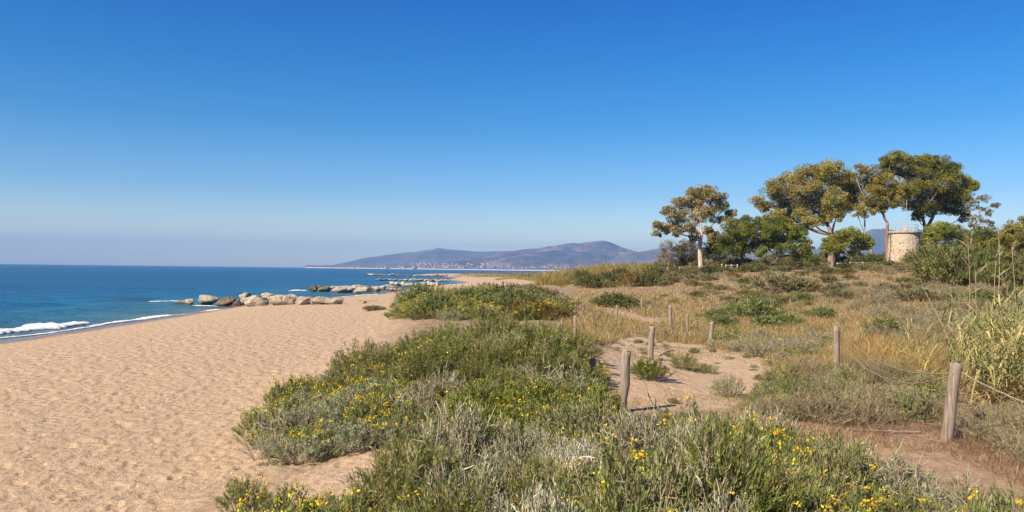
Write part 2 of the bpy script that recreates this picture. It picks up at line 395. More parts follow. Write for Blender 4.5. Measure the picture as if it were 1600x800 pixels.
# ------------------------------------------------------------------ sea
def sea_mat():
    m, t, b = mat("sea_water"); g = N(t, 'ShaderNodeNewGeometry'); P = g.outputs['Position']
    a = N(t, 'ShaderNodeAttribute', attribute_name='shore')
    mp = N(t, 'ShaderNodeMapping'); mp.inputs['Rotation'].default_value = (0, 0, 0.12); mp.inputs['Scale'].default_value = (0.35, 1.0, 1); t.links.new(P, mp.inputs[0])
    big = noise(t, 0.05, 4, mp.outputs[0], 0.6)
    sh = N(t, 'ShaderNodeMapRange'); sh.inputs['From Min'].default_value = 0; sh.inputs['From Max'].default_value = 40; t.links.new(a.outputs['Fac'], sh.inputs['Value'])
    base = ramp(t, sh.outputs[0], [(0.0, (0.15, 0.18, 0.14)), (0.06, (0.07, 0.16, 0.17)), (0.25, (0.025, 0.15, 0.23)), (0.6, (0.008, 0.115, 0.235)), (1.0, (0.005, 0.092, 0.205))])
    base = mixc(t, math_(t, 'MULTIPLY', ramp(t, big.outputs['Fac'], [(0.40, (0, 0, 0)), (0.62, (1, 1, 1))]), 0.7), base, (0.003, 0.05, 0.12))
    dk = N(t, 'ShaderNodeAttribute', attribute_name='reef')
    base = mixc(t, dk.outputs['Fac'], base, (0.012, 0.035, 0.06))
    t.links.new(base, b.inputs['Base Color'])
    b.inputs['Roughness'].default_value = 0.25; b.inputs['IOR'].default_value = 1.12; b.inputs['Specular IOR Level'].default_value = 0.22
    n1 = noise(t, 0.55, 4, mp.outputs[0], 0.6); n2 = noise(t, 2.6, 3, mp.outputs[0], 0.6); n0 = noise(t, 0.16, 2, mp.outputs[0])
    h = math_(t, 'ADD', math_(t, 'ADD', math_(t, 'MULTIPLY', n1.outputs['Fac'], 0.55), math_(t, 'MULTIPLY', n2.outputs['Fac'], 0.12)), math_(t, 'MULTIPLY', n0.outputs['Fac'], 0.9))
    bump(t, b, h, 2.2, 1.0)
    return m
def sea():
    az = np.linspace(-75, 25, 360) * pi / 180; inv = np.linspace(1 / 24.0, 1 / 9500.0, 360); d = 1 / inv
    A, D = np.meshgrid(az, d); X = np.sin(A) * D; Y = np.cos(A) * D; s = shore_x(Y) - X
    k = (1 - sstep(90, 260, D))
    ph = s * 1.0 + 1.2 * perlin(X * 0.05, Y * 0.05) * 3
    sw = 0.13 * np.sin(ph * 2 * pi / 8.5) * sstep(2, 8, s) * (0.6 + 0.8 * perlin(Y * 0.06, s * 0.05))
    ch = 0.08 * fbm(X * 0.45, Y * 0.9, 3) * sstep(0, 4, s)
    Z = 0.02 + k * (sw + ch)
    nr, nc = X.shape; kk = np.arange(nr * nc).reshape(nr, nc)
    Q = np.stack([kk[:-1, :-1], kk[1:, :-1], kk[1:, 1:], kk[:-1, 1:]], -1).reshape(-1, 4)
    keep = (s.ravel() > -6)
    Q = Q[keep[Q].any(1)]
    px, py = proj(X.ravel(), Y.ravel(), Z.ravel())
    reef = np.exp(-((px - 205) / 45) ** 2 - ((py - 469) / 4.5) ** 2) + 0.7 * np.exp(-((px - 470) / 25) ** 2 - ((py - 453) / 3) ** 2)
    reef = np.clip(reef * (0.9 + fbm(X.ravel() * 0.15, Y.ravel() * 0.3, 3)), 0, 0.85)
    me = mesh_np('sea', np.stack([X.ravel(), Y.ravel(), Z.ravel()], 1), Q, None, [sea_mat()], smooth=True, attrs={'shore': s.ravel(), 'reef': reef})
    obj('sea', me, kind='structure')
sea()

def foam_mat():
    m, t, b = mat("foam"); tc = N(t, 'ShaderNodeNewGeometry')
    n = noise(t, 3.5, 5, tc.outputs['Position'], 0.7)
    t.links.new(ramp(t, n.outputs['Fac'], [(0.3, (0.62, 0.64, 0.62)), (0.55, (0.90, 0.90, 0.88))]), b.inputs['Base Color'])
    b.inputs['Roughness'].default_value = 0.6; bump(t, b, noise(t, 6, 5, tc.outputs['Position'], 0.7).outputs['Fac'], 0.12)
    return m
M_FOAM = foam_mat()
def foam_ridge(name, label, path_px, width, height, seed):
    """lumpy roll of white water along a line on the sea"""
    pts = []
    for px, py in path_px:
        d = ray(px, py); t = (0.05 - EYE) / d[2]; pts.append((d[0] * t, d[1] * t))
    pts = np.array(pts); cum = np.concatenate([[0], np.cumsum(np.linalg.norm(np.diff(pts, axis=0), axis=1))])
    n = max(int(cum[-1] / 0.12), 8); tt = np.linspace(0, cum[-1], n); X = np.interp(tt, cum, pts[:, 0]); Y = np.interp(tt, cum, pts[:, 1])
    tx = np.gradient(X); ty = np.gradient(Y); l = np.hypot(tx, ty); nx = -ty / l; ny = tx / l
    m_ = 11; a = np.linspace(0, pi, m_)
    env = np.sin(np.linspace(0.12, pi - 0.12, n)) ** 0.5 * (0.75 + 0.9 * perlin(tt * 0.35 + seed, tt * 0 + seed * .7)) * (1 + 0.5 * perlin(tt * 1.7, tt * 0 + seed))
    env = np.clip(env, 0.05, 2)
    off = np.cos(a)[None] * width / 2 * env[:, None] + (0.35 * width * perlin(tt * 0.6 + seed, tt * 0 + 3))[:, None]
    zz = np.sin(a)[None] ** 0.8 * height * env[:, None] * (1 + 0.7 * 1.3 * fbm(tt[:, None] * 3.4 + 0 * a, a[None] * 2.6 + seed + 0 * tt[:, None], 4))
    V = np.stack([X[:, None] + nx[:, None] * off, Y[:, None] + ny[:, None] * off, 0.045 + np.maximum(zz, 0)], -1).reshape(-1, 3)
    k = np.arange(n * m_).reshape(n, m_); Q = np.stack([k[:-1, :-1], k[1:, :-1], k[1:, 1:], k[:-1, 1:]], -1).reshape(-1, 4)
    o = obj(name, mesh_np(name, V, Q, None, [M_FOAM], smooth=True), kind='stuff')
    tag(o, label, 'foam')
foam_ridge('breaking_wave', 'white breaking wave rolling onto the near beach', [(-70, 525), (0, 519), (60, 513), (100, 509), (132, 504)], 2.4, 0.24, 1)
foam_ridge('surf_foam', 'thin white line of foam along the water edge', [(138, 510), (180, 503.5), (215, 499.5), (250, 494.5), (290, 490)], 0.8, 0.07, 5)
foam_ridge('surf_foam', 'lacy foam trail left on the wet sand before the breaking wave', [(-60, 533), (0, 528), (70, 521), (125, 513), (160, 507.5)], 0.55, 0.04, 23)
foam_ridge('surf_foam', 'white foam at the foot of the large round cream boulder', [(300, 477), (318, 477.6), (338, 478.2)], 0.3, 0.05, 37)
foam_ridge('surf_foam', 'thin foam line along the sand between the first two groynes', [(520, 465), (545, 463), (570, 461), (600, 459)], 0.7, 0.06, 41)
foam_ridge('surf_foam', 'short white foam streak just before the first rock groyne', [(312, 487), (330, 485.5), (350, 483.5)], 0.8, 0.08, 9)
foam_ridge('surf_foam', 'white foam washing over the seaward tip of the first groyne', [(232, 471.5), (255, 471), (285, 470.5)], 0.9, 0.12, 12)
foam_ridge('surf_foam', 'white foam washing over the seaward tip of the second groyne', [(450, 454.5), (465, 454), (480, 454)], 1.0, 0.12, 15)

# ------------------------------------------------------------------ hills across the bay
def hill_mat(name, c1, c2, c3, sc):
    m, t, b = mat(name); g = N(t, 'ShaderNodeNewGeometry'); P = g.outputs['Position']
    n = noise(t, sc, 8, P, 0.68)
    t.links.new(ramp(t, n.outputs['Fac'], [(0.36, c1), (0.5, c2), (0.62, c3)]), b.inputs['Base Color'])
    b.inputs['Roughness'].default_value = 0.95; b.inputs['Specular IOR Level'].default_value = 0.05
    bump(t, b, noise(t, sc * 1.6, 6, P, 0.65).outputs['Fac'], 60, 0.8)
    return m
def ridge(name, prof, Y, depth, m, seed, rough=0.12):
    px = np.linspace(prof[0][0], prof[-1][0], 240); py = np.interp(px, [p[0] for p in prof], [p[1] for p in prof])
    hor = 421.3 + (px - 800) * 0.012
    py = py + 1.1 * fbm(px * 0.045 + seed, px * 0 + seed * 1.7, 4) * np.clip((hor - py) / 12, 0, 1)
    top = (hor - py) / F * Y + EYE
    X0 = (px - 800) / F * Y
    nv = 44; v = np.linspace(0, 1, nv)
    V = np.zeros((nv, len(px), 3))
    for i, t in enumerate(v):
        yy = Y - depth + t * 2 * depth
        sh = np.sin(t * pi) ** 1.25
        xx = X0 * (yy / Y)
        nz = fbm(xx / (Y * 0.05) + seed, yy / (Y * 0.05), 5)
        rdg = 1 - np.abs(fbm(xx / (Y * 0.035) + seed * 3, yy / (Y * 0.06), 4))
        hh = top * sh * (1 + rough * nz * (1 - abs(2 * t - 1)) ** 0.0 * (abs(2 * t - 1) + 0.06) * 3) + top * 0.28 * (rdg - 0.75) * abs(2 * t - 1) * sh ** 0.4
        V[i, :, 0] = xx; V[i, :, 1] = yy; V[i, :, 2] = np.maximum(hh, -3) - (2 if i in (0, nv - 1) else 0)
    k = np.arange(nv * len(px)).reshape(nv, len(px)); Q = np.stack([k[:-1, :-1], k[:-1, 1:], k[1:, 1:], k[1:, :-1]], -1).reshape(-1, 4)
    obj(name, mesh_np(name, V.reshape(-1, 3), Q, None, [m], smooth=True), kind='structure')
M_HILL = hill_mat("hill_scrub", (0.035, 0.045, 0.035), (0.10, 0.08, 0.065), (0.34, 0.22, 0.16), 0.006)
M_FAR = hill_mat("far_hill", (0.06, 0.07, 0.05), (0.11, 0.105, 0.08), (0.19, 0.15, 0.11), 0.004)
ridge('far_mountain', [(495, 418.2), (520, 414.5), (545, 408.5), (575, 402), (615, 397), (650, 393.5), (685, 388), (715, 391), (760, 393.5), (800, 392), (850, 393), (900, 397), (960, 404), (1020, 410)], 6900, 900, M_FAR, 3)
ridge('mountain', [(700, 414), (740, 404), (790, 394), (830, 389), (862, 385), (880, 383.5), (905, 381), (925, 378), (940, 375.5), (953, 379), (970, 386), (1000, 394), (1040, 401), (1100, 410)], 6000, 800, M_HILL, 8, 0.2)
ridge('right_mountain', [(930, 412), (980, 397), (1010, 392), (1035, 386.5), (1070, 384), (1120, 388), (1180, 396), (1240, 398), (1290, 385), (1330, 370), (1362, 358), (1385, 357), (1420, 366), (1470, 380), (1540, 388), (1620, 400), (1720, 415)], 4900, 480, M_FAR, 13)
ridge('foothill', [(600, 419), (660, 413), (700, 408), (740, 404.5), (775, 402), (815, 396.5), (860, 392), (905, 394), (950, 393), (1000, 397), (1050, 403), (1120, 409), (1250, 412), (1400, 413), (1650, 420)], 5150, 520, M_HILL, 21, 0.25)
def coast():
    px = np.linspace(478, 1750, 420); Y0 = np.interp(px, [478, 560, 700, 850, 1750], [4650, 4450, 4250, 3900, 3700])
    n = len(px); rows = []
    for t, z in ((0, -1.0), (0.012, 4.0), (0.1, 6), (0.35, 9), (1.0, 16)):
        yy = Y0 + t * 700; xx = (px - 800) / F * yy
        tr = 0 if t < 0.05 else 5 * np.clip(fbm(xx / 60, yy / 60 + t * 5, 4) + 0.3, 0, 2)
        rows.append(np.stack([xx, yy, z + tr + 0 * px], 1))
    V = np.concatenate(rows); k = np.arange(5 * n).reshape(5, n); Q = np.stack([k[:-1, :-1], k[:-1, 1:], k[1:, 1:], k[1:, :-1]], -1).reshape(-1, 4)
    m, t, b = mat("coastal_plain"); g = N(t, 'ShaderNodeNewGeometry'); P = g.outputs['Position']
    nn = noise(t, 0.012, 7, P, 0.75); c = ramp(t, nn.outputs['Fac'], [(0.40, (0.035, 0.05, 0.03)), (0.53, (0.09, 0.085, 0.05)), (0.6, (0.33, 0.22, 0.14))])
    sx = N(t, 'ShaderNodeSeparateXYZ'); t.links.new(P, sx.inputs[0])
    lo = N(t, 'ShaderNodeMapRange'); lo.inputs['From Min'].default_value = 3.2; lo.inputs['From Max'].default_value = 5.0; lo.inputs['To Min'].default_value = 1; lo.inputs['To Max'].default_value = 0
    t.links.new(sx.outputs['Z'], lo.inputs['Value'])
    t.links.new(mixc(t, lo.outputs[0], c, (0.62, 0.47, 0.34)), b.inputs['Base Color']); b.inputs['Roughness'].default_value = 0.95
    obj('coastal_plain', mesh_np('coastal_plain', V, Q, None, [m], smooth=True), kind='structure')
coast()

#==OBJECTS==
# ------------------------------------------------------------------ far town
M_WALLW = simple_noise_mat("house_wall", (0.38, 0.31, 0.25), (0.52, 0.45, 0.38), 0.1)
M_WALLP = simple_noise_mat("house_wall_warm", (0.40, 0.26, 0.17), (0.52, 0.36, 0.25), 0.1)
M_ROOF = simple_noise_mat("house_roof", (0.30, 0.14, 0.08), (0.42, 0.22, 0.14), 0.3)
M_HOLE = simple_noise_mat("dark_opening", (0.02, 0.02, 0.02), (0.04, 0.04, 0.04), 1)
def house_mesh(w, d, h, rh, m):
    V = [(-w, -d, -6), (w, -d, -6), (w, d, -6), (-w, d, -6), (-w, -d, h), (w, -d, h), (w, d, h), (-w, d, h)]
    Q = [(0, 1, 5, 4), (1, 2, 6, 5), (2, 3, 7, 6), (3, 0, 4, 7)]; T = []; mi = [0, 0, 0, 0]
    e = 1.06
    V += [(-w * e, -d * e, h + .02), (w * e, -d * e, h + .02), (w * e, d * e, h + .02), (-w * e, d * e, h + .02), (-w * e, 0, h + rh), (w * e, 0, h + rh)]
    Q += [(8, 9, 13, 12), (10, 11, 12, 13), (8, 11, 10, 9)]; T = [(9, 10, 13), (11, 8, 12)]
    mi += [1, 1, 1]
    # window rows: shallow dark boxes on the front
    nwin = max(2, int(w / 2.5)); base = len(V)
    for r in range(max(1, int(h / 3.2))):
        for i in range(nwin):
            cx = -w + (i + 0.5) * 2 * w / nwin; cz = 1.6 + r * 3.1
            V += [(cx - .7, -d - .05, cz - .8), (cx + .7, -d - .05, cz - .8), (cx + .7, -d - .05, cz + .8), (cx - .7, -d - .05, cz + .8)]
            Q.append((base, base + 1, base + 2, base + 3)); base += 4; mi.append(2)
    return mesh_np('house', V, Q, T, [m, M_ROOF, M_HOLE], midx=mi + [1, 1])
HM = [house_mesh(7, 5, 6, 2.2, M_WALLW), house_mesh(11, 6, 6.5, 2.5, M_WALLP), house_mesh(14, 7, 12, 1.5, M_WALLW), house_mesh(9, 6, 7, 2.4, M_WALLP), house_mesh(18, 7, 8, 2.0, M_WALLW)]
r_ = np.random.default_rng(11)
HZ = [((540, 640), (416.5, 418.2), 26, 'pale house low on the far shore left of the hillside town', 'houses strung along the far shore'),
      ((640, 780), (410.5, 418.5), 120, 'pale house in the hillside town below the mountains', 'houses of the hillside town across the bay'),
      ((780, 900), (416.0, 420.5), 60, 'white building in the flat town under the highest peak', 'buildings of the flat town under the peak'),
      ((900, 1035), (416.5, 421.0), 34, 'white building far behind the golden reed ridge', 'buildings far behind the reed ridge')]
for (a, b_), (c, d_), n, lab, grp in HZ:
    for i in range(n):
        px = r_.uniform(a, b_); py = r_.uniform(c, d_)
        Y = 4200 + (421 - py) * 45 + r_.uniform(-60, 60); p = at_depth(px, py, Y)
        o = obj('house', HM[int(r_.integers(0, 5))], None, (p.x, p.y, p.z - 2)); o.rotation_euler = (0, 0, r_.uniform(-0.5, 0.5))
        s = r_.uniform(0.25, 0.65); o.scale = (s, s, s)
        tag(o, lab, 'house', grp)

# ------------------------------------------------------------------ boulders
def rock_mesh(seed, c_dark):
    g = np.random.default_rng(seed)
    nu, nv = 28, 18; u = np.linspace(0, 2 * pi, nu, endpoint=False); v = np.linspace(-pi / 2, pi / 2, nv)
    U, Vv = np.meshgrid(u, v); D = np.stack([np.cos(Vv) * np.cos(U), np.cos(Vv) * np.sin(U), np.sin(Vv)], -1)
    # cut a rounded block with random planes, then roughen
    r = np.full(U.shape, 1.0)
    for k in range(16):
        nrm = unit(g.normal(size=3) * np.array([1, 1, 0.8])); dd = g.uniform(0.45, 0.9); dot = D @ nrm
        r = np.where(dot > 0.05, np.minimum(r, dd / np.maximum(dot, 0.05)), r)
    r = r / r.max(); r = r * (1 + 0.09 * fbm(D[..., 0] * 2.3 + seed, D[..., 1] * 2.3 + D[..., 2] * 1.9, 4))
    V = D * r[..., None]; k = np.arange(nu * nv).reshape(nv, nu)
    Q = np.stack([k[:-1], np.roll(k[:-1], -1, 1), np.roll(k[1:], -1, 1), k[1:]], -1).reshape(-1, 4)
    return mesh_np('boulder', V.reshape(-1, 3), Q, None, [M_ROCKD if c_dark else M_ROCK], smooth=True)
def rock_mat(name, c1, c2, c3):
    m, t, b = mat(name); g = N(t, 'ShaderNodeNewGeometry'); P = g.outputs['Position']
    n = noise(t, 0.9, 8, P, 0.72); c = ramp(t, n.outputs['Fac'], [(0.33, c1), (0.5, c2), (0.66, c3)])
    sx = N(t, 'ShaderNodeSeparateXYZ'); t.links.new(P, sx.inputs[0])
    z = math_(t, 'ADD', sx.outputs['Z'], math_(t, 'MULTIPLY', math_(t, 'SUBTRACT', noise(t, 1.6, 4, P).outputs['Fac'], 0.5), 0.9))
    al = N(t, 'ShaderNodeMapRange'); al.inputs['From Min'].default_value = 0.15; al.inputs['From Max'].default_value = 0.42; al.inputs['To Min'].default_value = 0.8; al.inputs['To Max'].default_value = 0
    t.links.new(z, al.inputs['Value'])
    c = mixc(t, al.outputs[0], c, (0.17, 0.10, 0.035))      # weed line where the sea wets the stone
    t.links.new(c, b.inputs['Base Color']); b.inputs['Roughness'].default_value = 0.85
    vc = N(t, 'ShaderNodeTexVoronoi', feature='DISTANCE_TO_EDGE'); vc.inputs['Scale'].default_value = 0.9; t.links.new(P, vc.inputs['Vector'])
    ck = ramp(t, vc.outputs['Distance'], [(0.0, (0, 0, 0)), (0.05, (1, 1, 1))])
    bump(t, b, math_(t, 'ADD', math_(t, 'MULTIPLY', noise(t, 3, 8, P, 0.75).outputs['Fac'], 0.7), math_(t, 'MULTIPLY', ck, 0.25)), 0.5)
    return m
M_ROCK = rock_mat("pale_rock", (0.25, 0.175, 0.11), (0.54, 0.44, 0.32), (0.66, 0.58, 0.46))
M_ROCKD = rock_mat("brown_rock", (0.12, 0.08, 0.035), (0.22, 0.15, 0.075), (0.36, 0.28, 0.19))
ROCKS = [rock_mesh(s, False) for s in (1, 2, 3, 4, 5, 6, 7)]; ROCKD = [rock_mesh(s, True) for s in (31, 32, 33)]
def boulder(px, py_base, w_px, h_px, label, group=None, dark=False, zb=None, Y=None):
    d = ray(px, py_base); z0 = 0.05
    p = at(px, py_base)
    if p.z < 0 or p.y > 900: t = (z0 - EYE) / d[2]; p = Vector((d[0] * t, d[1] * t, z0))
    s = p.y / F; me = random.choice(ROCKD if dark else ROCKS)
    rx = w_px * s / 2 * 1.25; rz = h_px * s * 0.72; ry = min(rx, rz * 1.5) * random.uniform(0.85, 1.1)
    o = obj('boulder', me, None, (p.x, p.y + ry * 0.6, p.z + rz * 0.62)); o.scale = (rx, ry, rz)
    o.rotation_euler = (random.uniform(-.12, .12), random.uniform(-.12, .12), random.choice([0, pi]) + random.uniform(-.35, .35))
    tag(o, label, 'boulder', group)
G1 = 'boulders of the first rock groyne'
first = [(283, 474, 22, 5, 'low flat pale boulder awash at the seaward tip of the first groyne', 0),
 (294, 475.5, 16, 8, 'small rounded tan boulder second from the seaward tip of the first groyne', 0),
 (321, 476, 33, 14, 'large round cream boulder standing apart near the sea end of the first groyne', 0),
 (352, 478, 28, 12, 'dark brown weedy boulder between two pale ones on the first groyne', 1),
 (369, 478.5, 16, 9, 'small dark boulder right of the weedy brown boulder on the first groyne', 1),
 (395, 479, 42, 17, 'broad tan boulder with a weed-stained foot at the waterline of the first groyne', 0),
 (436, 477, 42, 16, 'long pale cream boulder in the middle front of the first groyne', 0),
 (472, 476.5, 32, 14, 'cream boulder with a shaded right face on the sand side of the first groyne', 0),
 (488, 476, 14, 10, 'small tan boulder wedged behind the shaded cream boulder', 0),
 (505, 476, 30, 12, 'pale boulder half sunk in sand second from the landward end of the first groyne', 0),
 (528, 475.5, 20, 11, 'smallest pale boulder at the landward end of the first groyne', 0),
 (380, 472, 24, 13, 'tan boulder at the back left of the first groyne behind the broad one', 0),
 (417, 470, 30, 11, 'flat topped tan boulder at the back of the first groyne', 0)]
for px, py, ww, hh, lab, dk in first: boulder(px, py, ww, hh, lab, None, bool(dk))
for px, py, ww, hh in [(345, 474, 14, 6), (362, 473, 16, 7), (378, 476, 14, 7), (414, 477, 15, 8), (455, 475.5, 14, 8), (395, 468, 22, 8), (436, 468.5, 24, 8), (455, 471, 26, 10), (474, 470, 20, 7), (492, 471, 18, 7), (405, 474, 22, 11), (508, 471, 16, 6)]:
    boulder(px, py, ww, hh, 'brownish boulder in the rear row of the first groyne', 'rear boulders of the first groyne')
second = [(488, 455.5, 18, 9, 'rounded brown boulder at the seaward end of the second groyne', 1), (505, 456, 22, 9, 'brown boulder second from the seaward end of the second groyne', 1),
 (530, 457, 26, 10, 'tan boulder in the front middle of the second groyne', 0), (545, 457, 18, 9, 'slanting tan boulder right of the middle of the second groyne', 0),
 (563, 458.5, 24, 10, 'largest pale boulder at the front right of the second groyne', 0), (577, 456.5, 12, 8, 'dark boulder in the gap right of the largest on the second groyne', 1),
 (589, 456.5, 15, 8, 'round white boulder near the landward end of the second groyne', 0)]
for px, py, ww, hh, lab, dk in second: boulder(px, py, ww, hh, lab, None, bool(dk))
for i, px in enumerate(range(497, 620, 11)):
    boulder(px + random.uniform(-3, 3), 452.5 + random.uniform(-.8, 1.3), random.uniform(13, 20), random.uniform(5, 8), 'pale boulder in the rear row of the second groyne', 'rear boulders of the second groyne', random.random() < .15)
for px in range(612, 625, 6): boulder(px, 454.5, 9, 4, 'small pale stone at the landward end of the second groyne', 'end stones of the second groyne')
for i, px in enumerate(np.arange(612, 688, 6.5)):
    boulder(px + random.uniform(-1, 1), 446.2 + random.uniform(0, 1.0) + (px - 612) * 0.012, random.uniform(8, 13), random.uniform(5, 7.5), 'cream boulder in the third groyne out along the beach', 'boulders of the third groyne', random.random() < .15)
for px in np.arange(690, 745, 8):
    boulder(px + random.uniform(-3, 3), 447 - (px - 690) * 0.03 + random.uniform(-.5, 1.0), random.uniform(3, 6), random.uniform(1.5, 3), 'small pale stone on the sand beyond the third groyne', 'stones beyond the third groyne')
for px in np.arange(592, 700, 5.5):
    boulder(px + random.uniform(-2, 2), 438 + random.uniform(-.2, .5) + (px - 592) * 0.018, random.uniform(6, 11), random.uniform(2.5, 4), 'pale boulder in the fourth groyne, thin and far', 'boulders of the fourth groyne', random.random() < .2)
for px in np.arange(572, 700, 7):
    boulder(px + random.uniform(-2, 2), 429.8 + random.uniform(-.2, .3) + (px - 572) * 0.02, random.uniform(8, 12), random.uniform(1.8, 3), 'tan boulder in the farthest groyne near the bay', 'boulders of the farthest groyne', random.random() < .5)
boulder(611, 453.8, 26, 3.5, 'long flat pale slab on sand left of the third groyne', None)

#==TREES==
def tree(name, label, cat, Y, base_px, lobes, leaf_cols, wts=None, trunk_col=(0.3, 0.22, 0.16), trunk_r=0.25, leaf=0.30, dens=1.0, trunk_path=None, group=None, flat=0.8, base_z=None, bark=None, gnarl=0.35, clump=19):
    """trunk with limbs reaching into each foliage mass; crown of many small leaf faces with gaps"""
    bp = at_depth(base_px[0], base_px[1], Y); bz = float(H(bp.x, bp.y)); bp.z = bz
    s = Y / F
    root = thing(name, label, cat, bp, 0, group)
    P0 = np.array(bp)
    L = []
    rad = [l[2] * s * 1.52 for l in lobes]; cxm = np.mean([l[0] for l in lobes]); spread = (max(l[0] for l in lobes) - min(l[0] for l in lobes)) * s * 0.5
    for i, l in enumerate(lobes):
        p = np.array(at_depth(l[0], l[1], Y))
        k = max(0.0, 1 - ((l[0] - cxm) * s / (spread + 0.5)) ** 2) ** 0.5
        dy = l[3] if len(l) > 3 else RNG.uniform(-1, 1) * spread * 0.55 * k
        q = p - np.array([0, 0, EYE]); q = q * (Y + dy) / Y; L.append(q + np.array([0, 0, EYE]) - P0)
    # trunk line
    tg = Geo()
    if trunk_path is None:
        lo = min(l[2] for l in L); cen = np.mean(L, axis=0)
        fork = np.array([cen[0] * 0.45, cen[1] * 0.3, max(lo * 0.8, cen[2] * 0.42)])
        tp = [np.zeros(3) - [0, 0, 0.4], fork * 0.35 + [RNG.normal(0, .1), 0, 0], fork * 0.7 + [RNG.normal(0, .12), 0, 0], fork]
    else:
        tp = [np.array(at_depth(x, y, Y)) - P0 for x, y in trunk_path]; tp[0] = tp[0] - [0, 0, 0.4]; fork = tp[-1]
    tp = np.array(tp); tt = np.linspace(0, 1, 9); ti = np.linspace(0, 1, len(tp))
    pts = np.stack([np.interp(tt, ti, tp[:, c]) for c in range(3)], 1)
    tube(tg, pts, trunk_r * np.linspace(1.15, 0.72, 9), 9, trunk_col)
    nodes = [fork] + L; order = sorted(range(1, len(nodes)), key=lambda i: np.linalg.norm(nodes[i] - fork)); par = {}; plen = {0: 0.0}
    for i in order:
        best = min(plen, key=lambda j: np.linalg.norm(nodes[i] - nodes[j]) + 0.45 * plen[j] + (3.0 if nodes[j][2] > nodes[i][2] + 0.8 else 0))
        par[i] = best; plen[i] = plen[best] + np.linalg.norm(nodes[i] - nodes[best])
    cnt = {i: 1 for i in order}
    for i in reversed(order):
        if par[i]: cnt[par[i]] += cnt[i]
    rr_ = lambda i: max(0.03, trunk_r * 0.8 * (cnt[i] / len(L)) ** 0.5)
    for i in order:
        q = nodes[i]; st = nodes[par[i]]; far = np.linalg.norm(q - st); r0 = min(rr_(i) * 1.15, trunk_r * 0.7)
        mid = (st + q) / 2 + np.array([(q - st)[0] * 0.15, (q - st)[1] * 0.15, -0.06 * far]) + RNG.normal(0, gnarl * 0.3, 3)
        t = np.linspace(0, 1, 8)[:, None]
        c = st * (1 - t) ** 2 + 2 * mid * t * (1 - t) + q * t ** 2
        c[1:-1] += RNG.normal(0, gnarl * 0.08, (6, 3))
        tube(tg, c, np.linspace(r0, rr_(i) * 0.75, 8), 5, trunk_col, False)
        for b in range(5):
            e = q + unit(RNG.normal(size=3)) * rad[i - 1] * np.array([0.9, 0.9, flat * 0.8])
            cc = c[5] * (1 - t) ** 2 + 2 * (c[7] + RNG.normal(0, .15, 3)) * t * (1 - t) + e * t ** 2
            tube(tg, cc[::2], np.linspace(0.03, 0.012, 4), 4, trunk_col, False)
    trunk = obj('trunk', tg.mesh('trunk', [bark or M_BARK], True), root)
    cg = Geo()
    for i, q in enumerate(L):
        r = rad[i]; nc_ = max(4, int(clump * (r / 1.1) ** 1.3))
        C = unit(RNG.normal(size=(nc_, 3))) * (RNG.uniform(0.15, 1.0, (nc_, 1)) ** 0.5) * r * np.array([1.0, 1.0, flat])
        C[:, 2] += 0.08 * r
        nl = int(100 * dens)
        for c in C:
            cr = r * RNG.uniform(0.20, 0.46)
            D = unit(RNG.normal(size=(nl, 3))); rr = RNG.uniform(0.2, 1, (nl, 1)) ** 0.5
            P = q + c + D * rr * cr * np.array([1.15, 1.15, 0.75])
            dr = unit(D * 0.8 + RNG.normal(0, 0.6, (nl, 3)) + [0, 0, 0.15]); nn = unit(D + RNG.normal(0, 0.6, (nl, 3)) + [0, 0, 0.4])
            base = pal(1, leaf_cols, wts, 0.12) * [[1.12, 1.1, 1.0]]
            leaves(cg, P, dr, nn, 0.7 * leaf * RNG.uniform(0.5, 1.2, nl), leaf * 0.37 * RNG.uniform(0.7, 1.2, nl), np.clip(base * (1 + RNG.normal(0, 0.2, (nl, 1))), 0.01, 0.5))
    obj('crown', cg.mesh('crown', [M_LEAF]), root)
    return root
M_BARK = None
def bark_mat(name, tint=True):
    m, t, b = mat(name); a = N(t, 'ShaderNodeAttribute', attribute_name='tint'); tc = N(t, 'ShaderNodeTexCoord')
    mp = N(t, 'ShaderNodeMapping'); mp.inputs['Scale'].default_value = (4, 4, 0.8); t.links.new(tc.outputs['Object'], mp.inputs[0])
    n = noise(t, 1.5, 6, mp.outputs[0], 0.65)
    c = mixc(t, 1.0, a.outputs['Color'], ramp(t, n.outputs['Fac'], [(0.3, (0.45, 0.42, 0.4)), (0.6, (1.15, 1.12, 1.1))]), 'MULTIPLY')
    t.links.new(c, b.inputs['Base Color']); b.inputs['Roughness'].default_value = 0.9; bump(t, b, n.outputs['Fac'], 0.06)
    return m
M_BARK = bark_mat("bark")

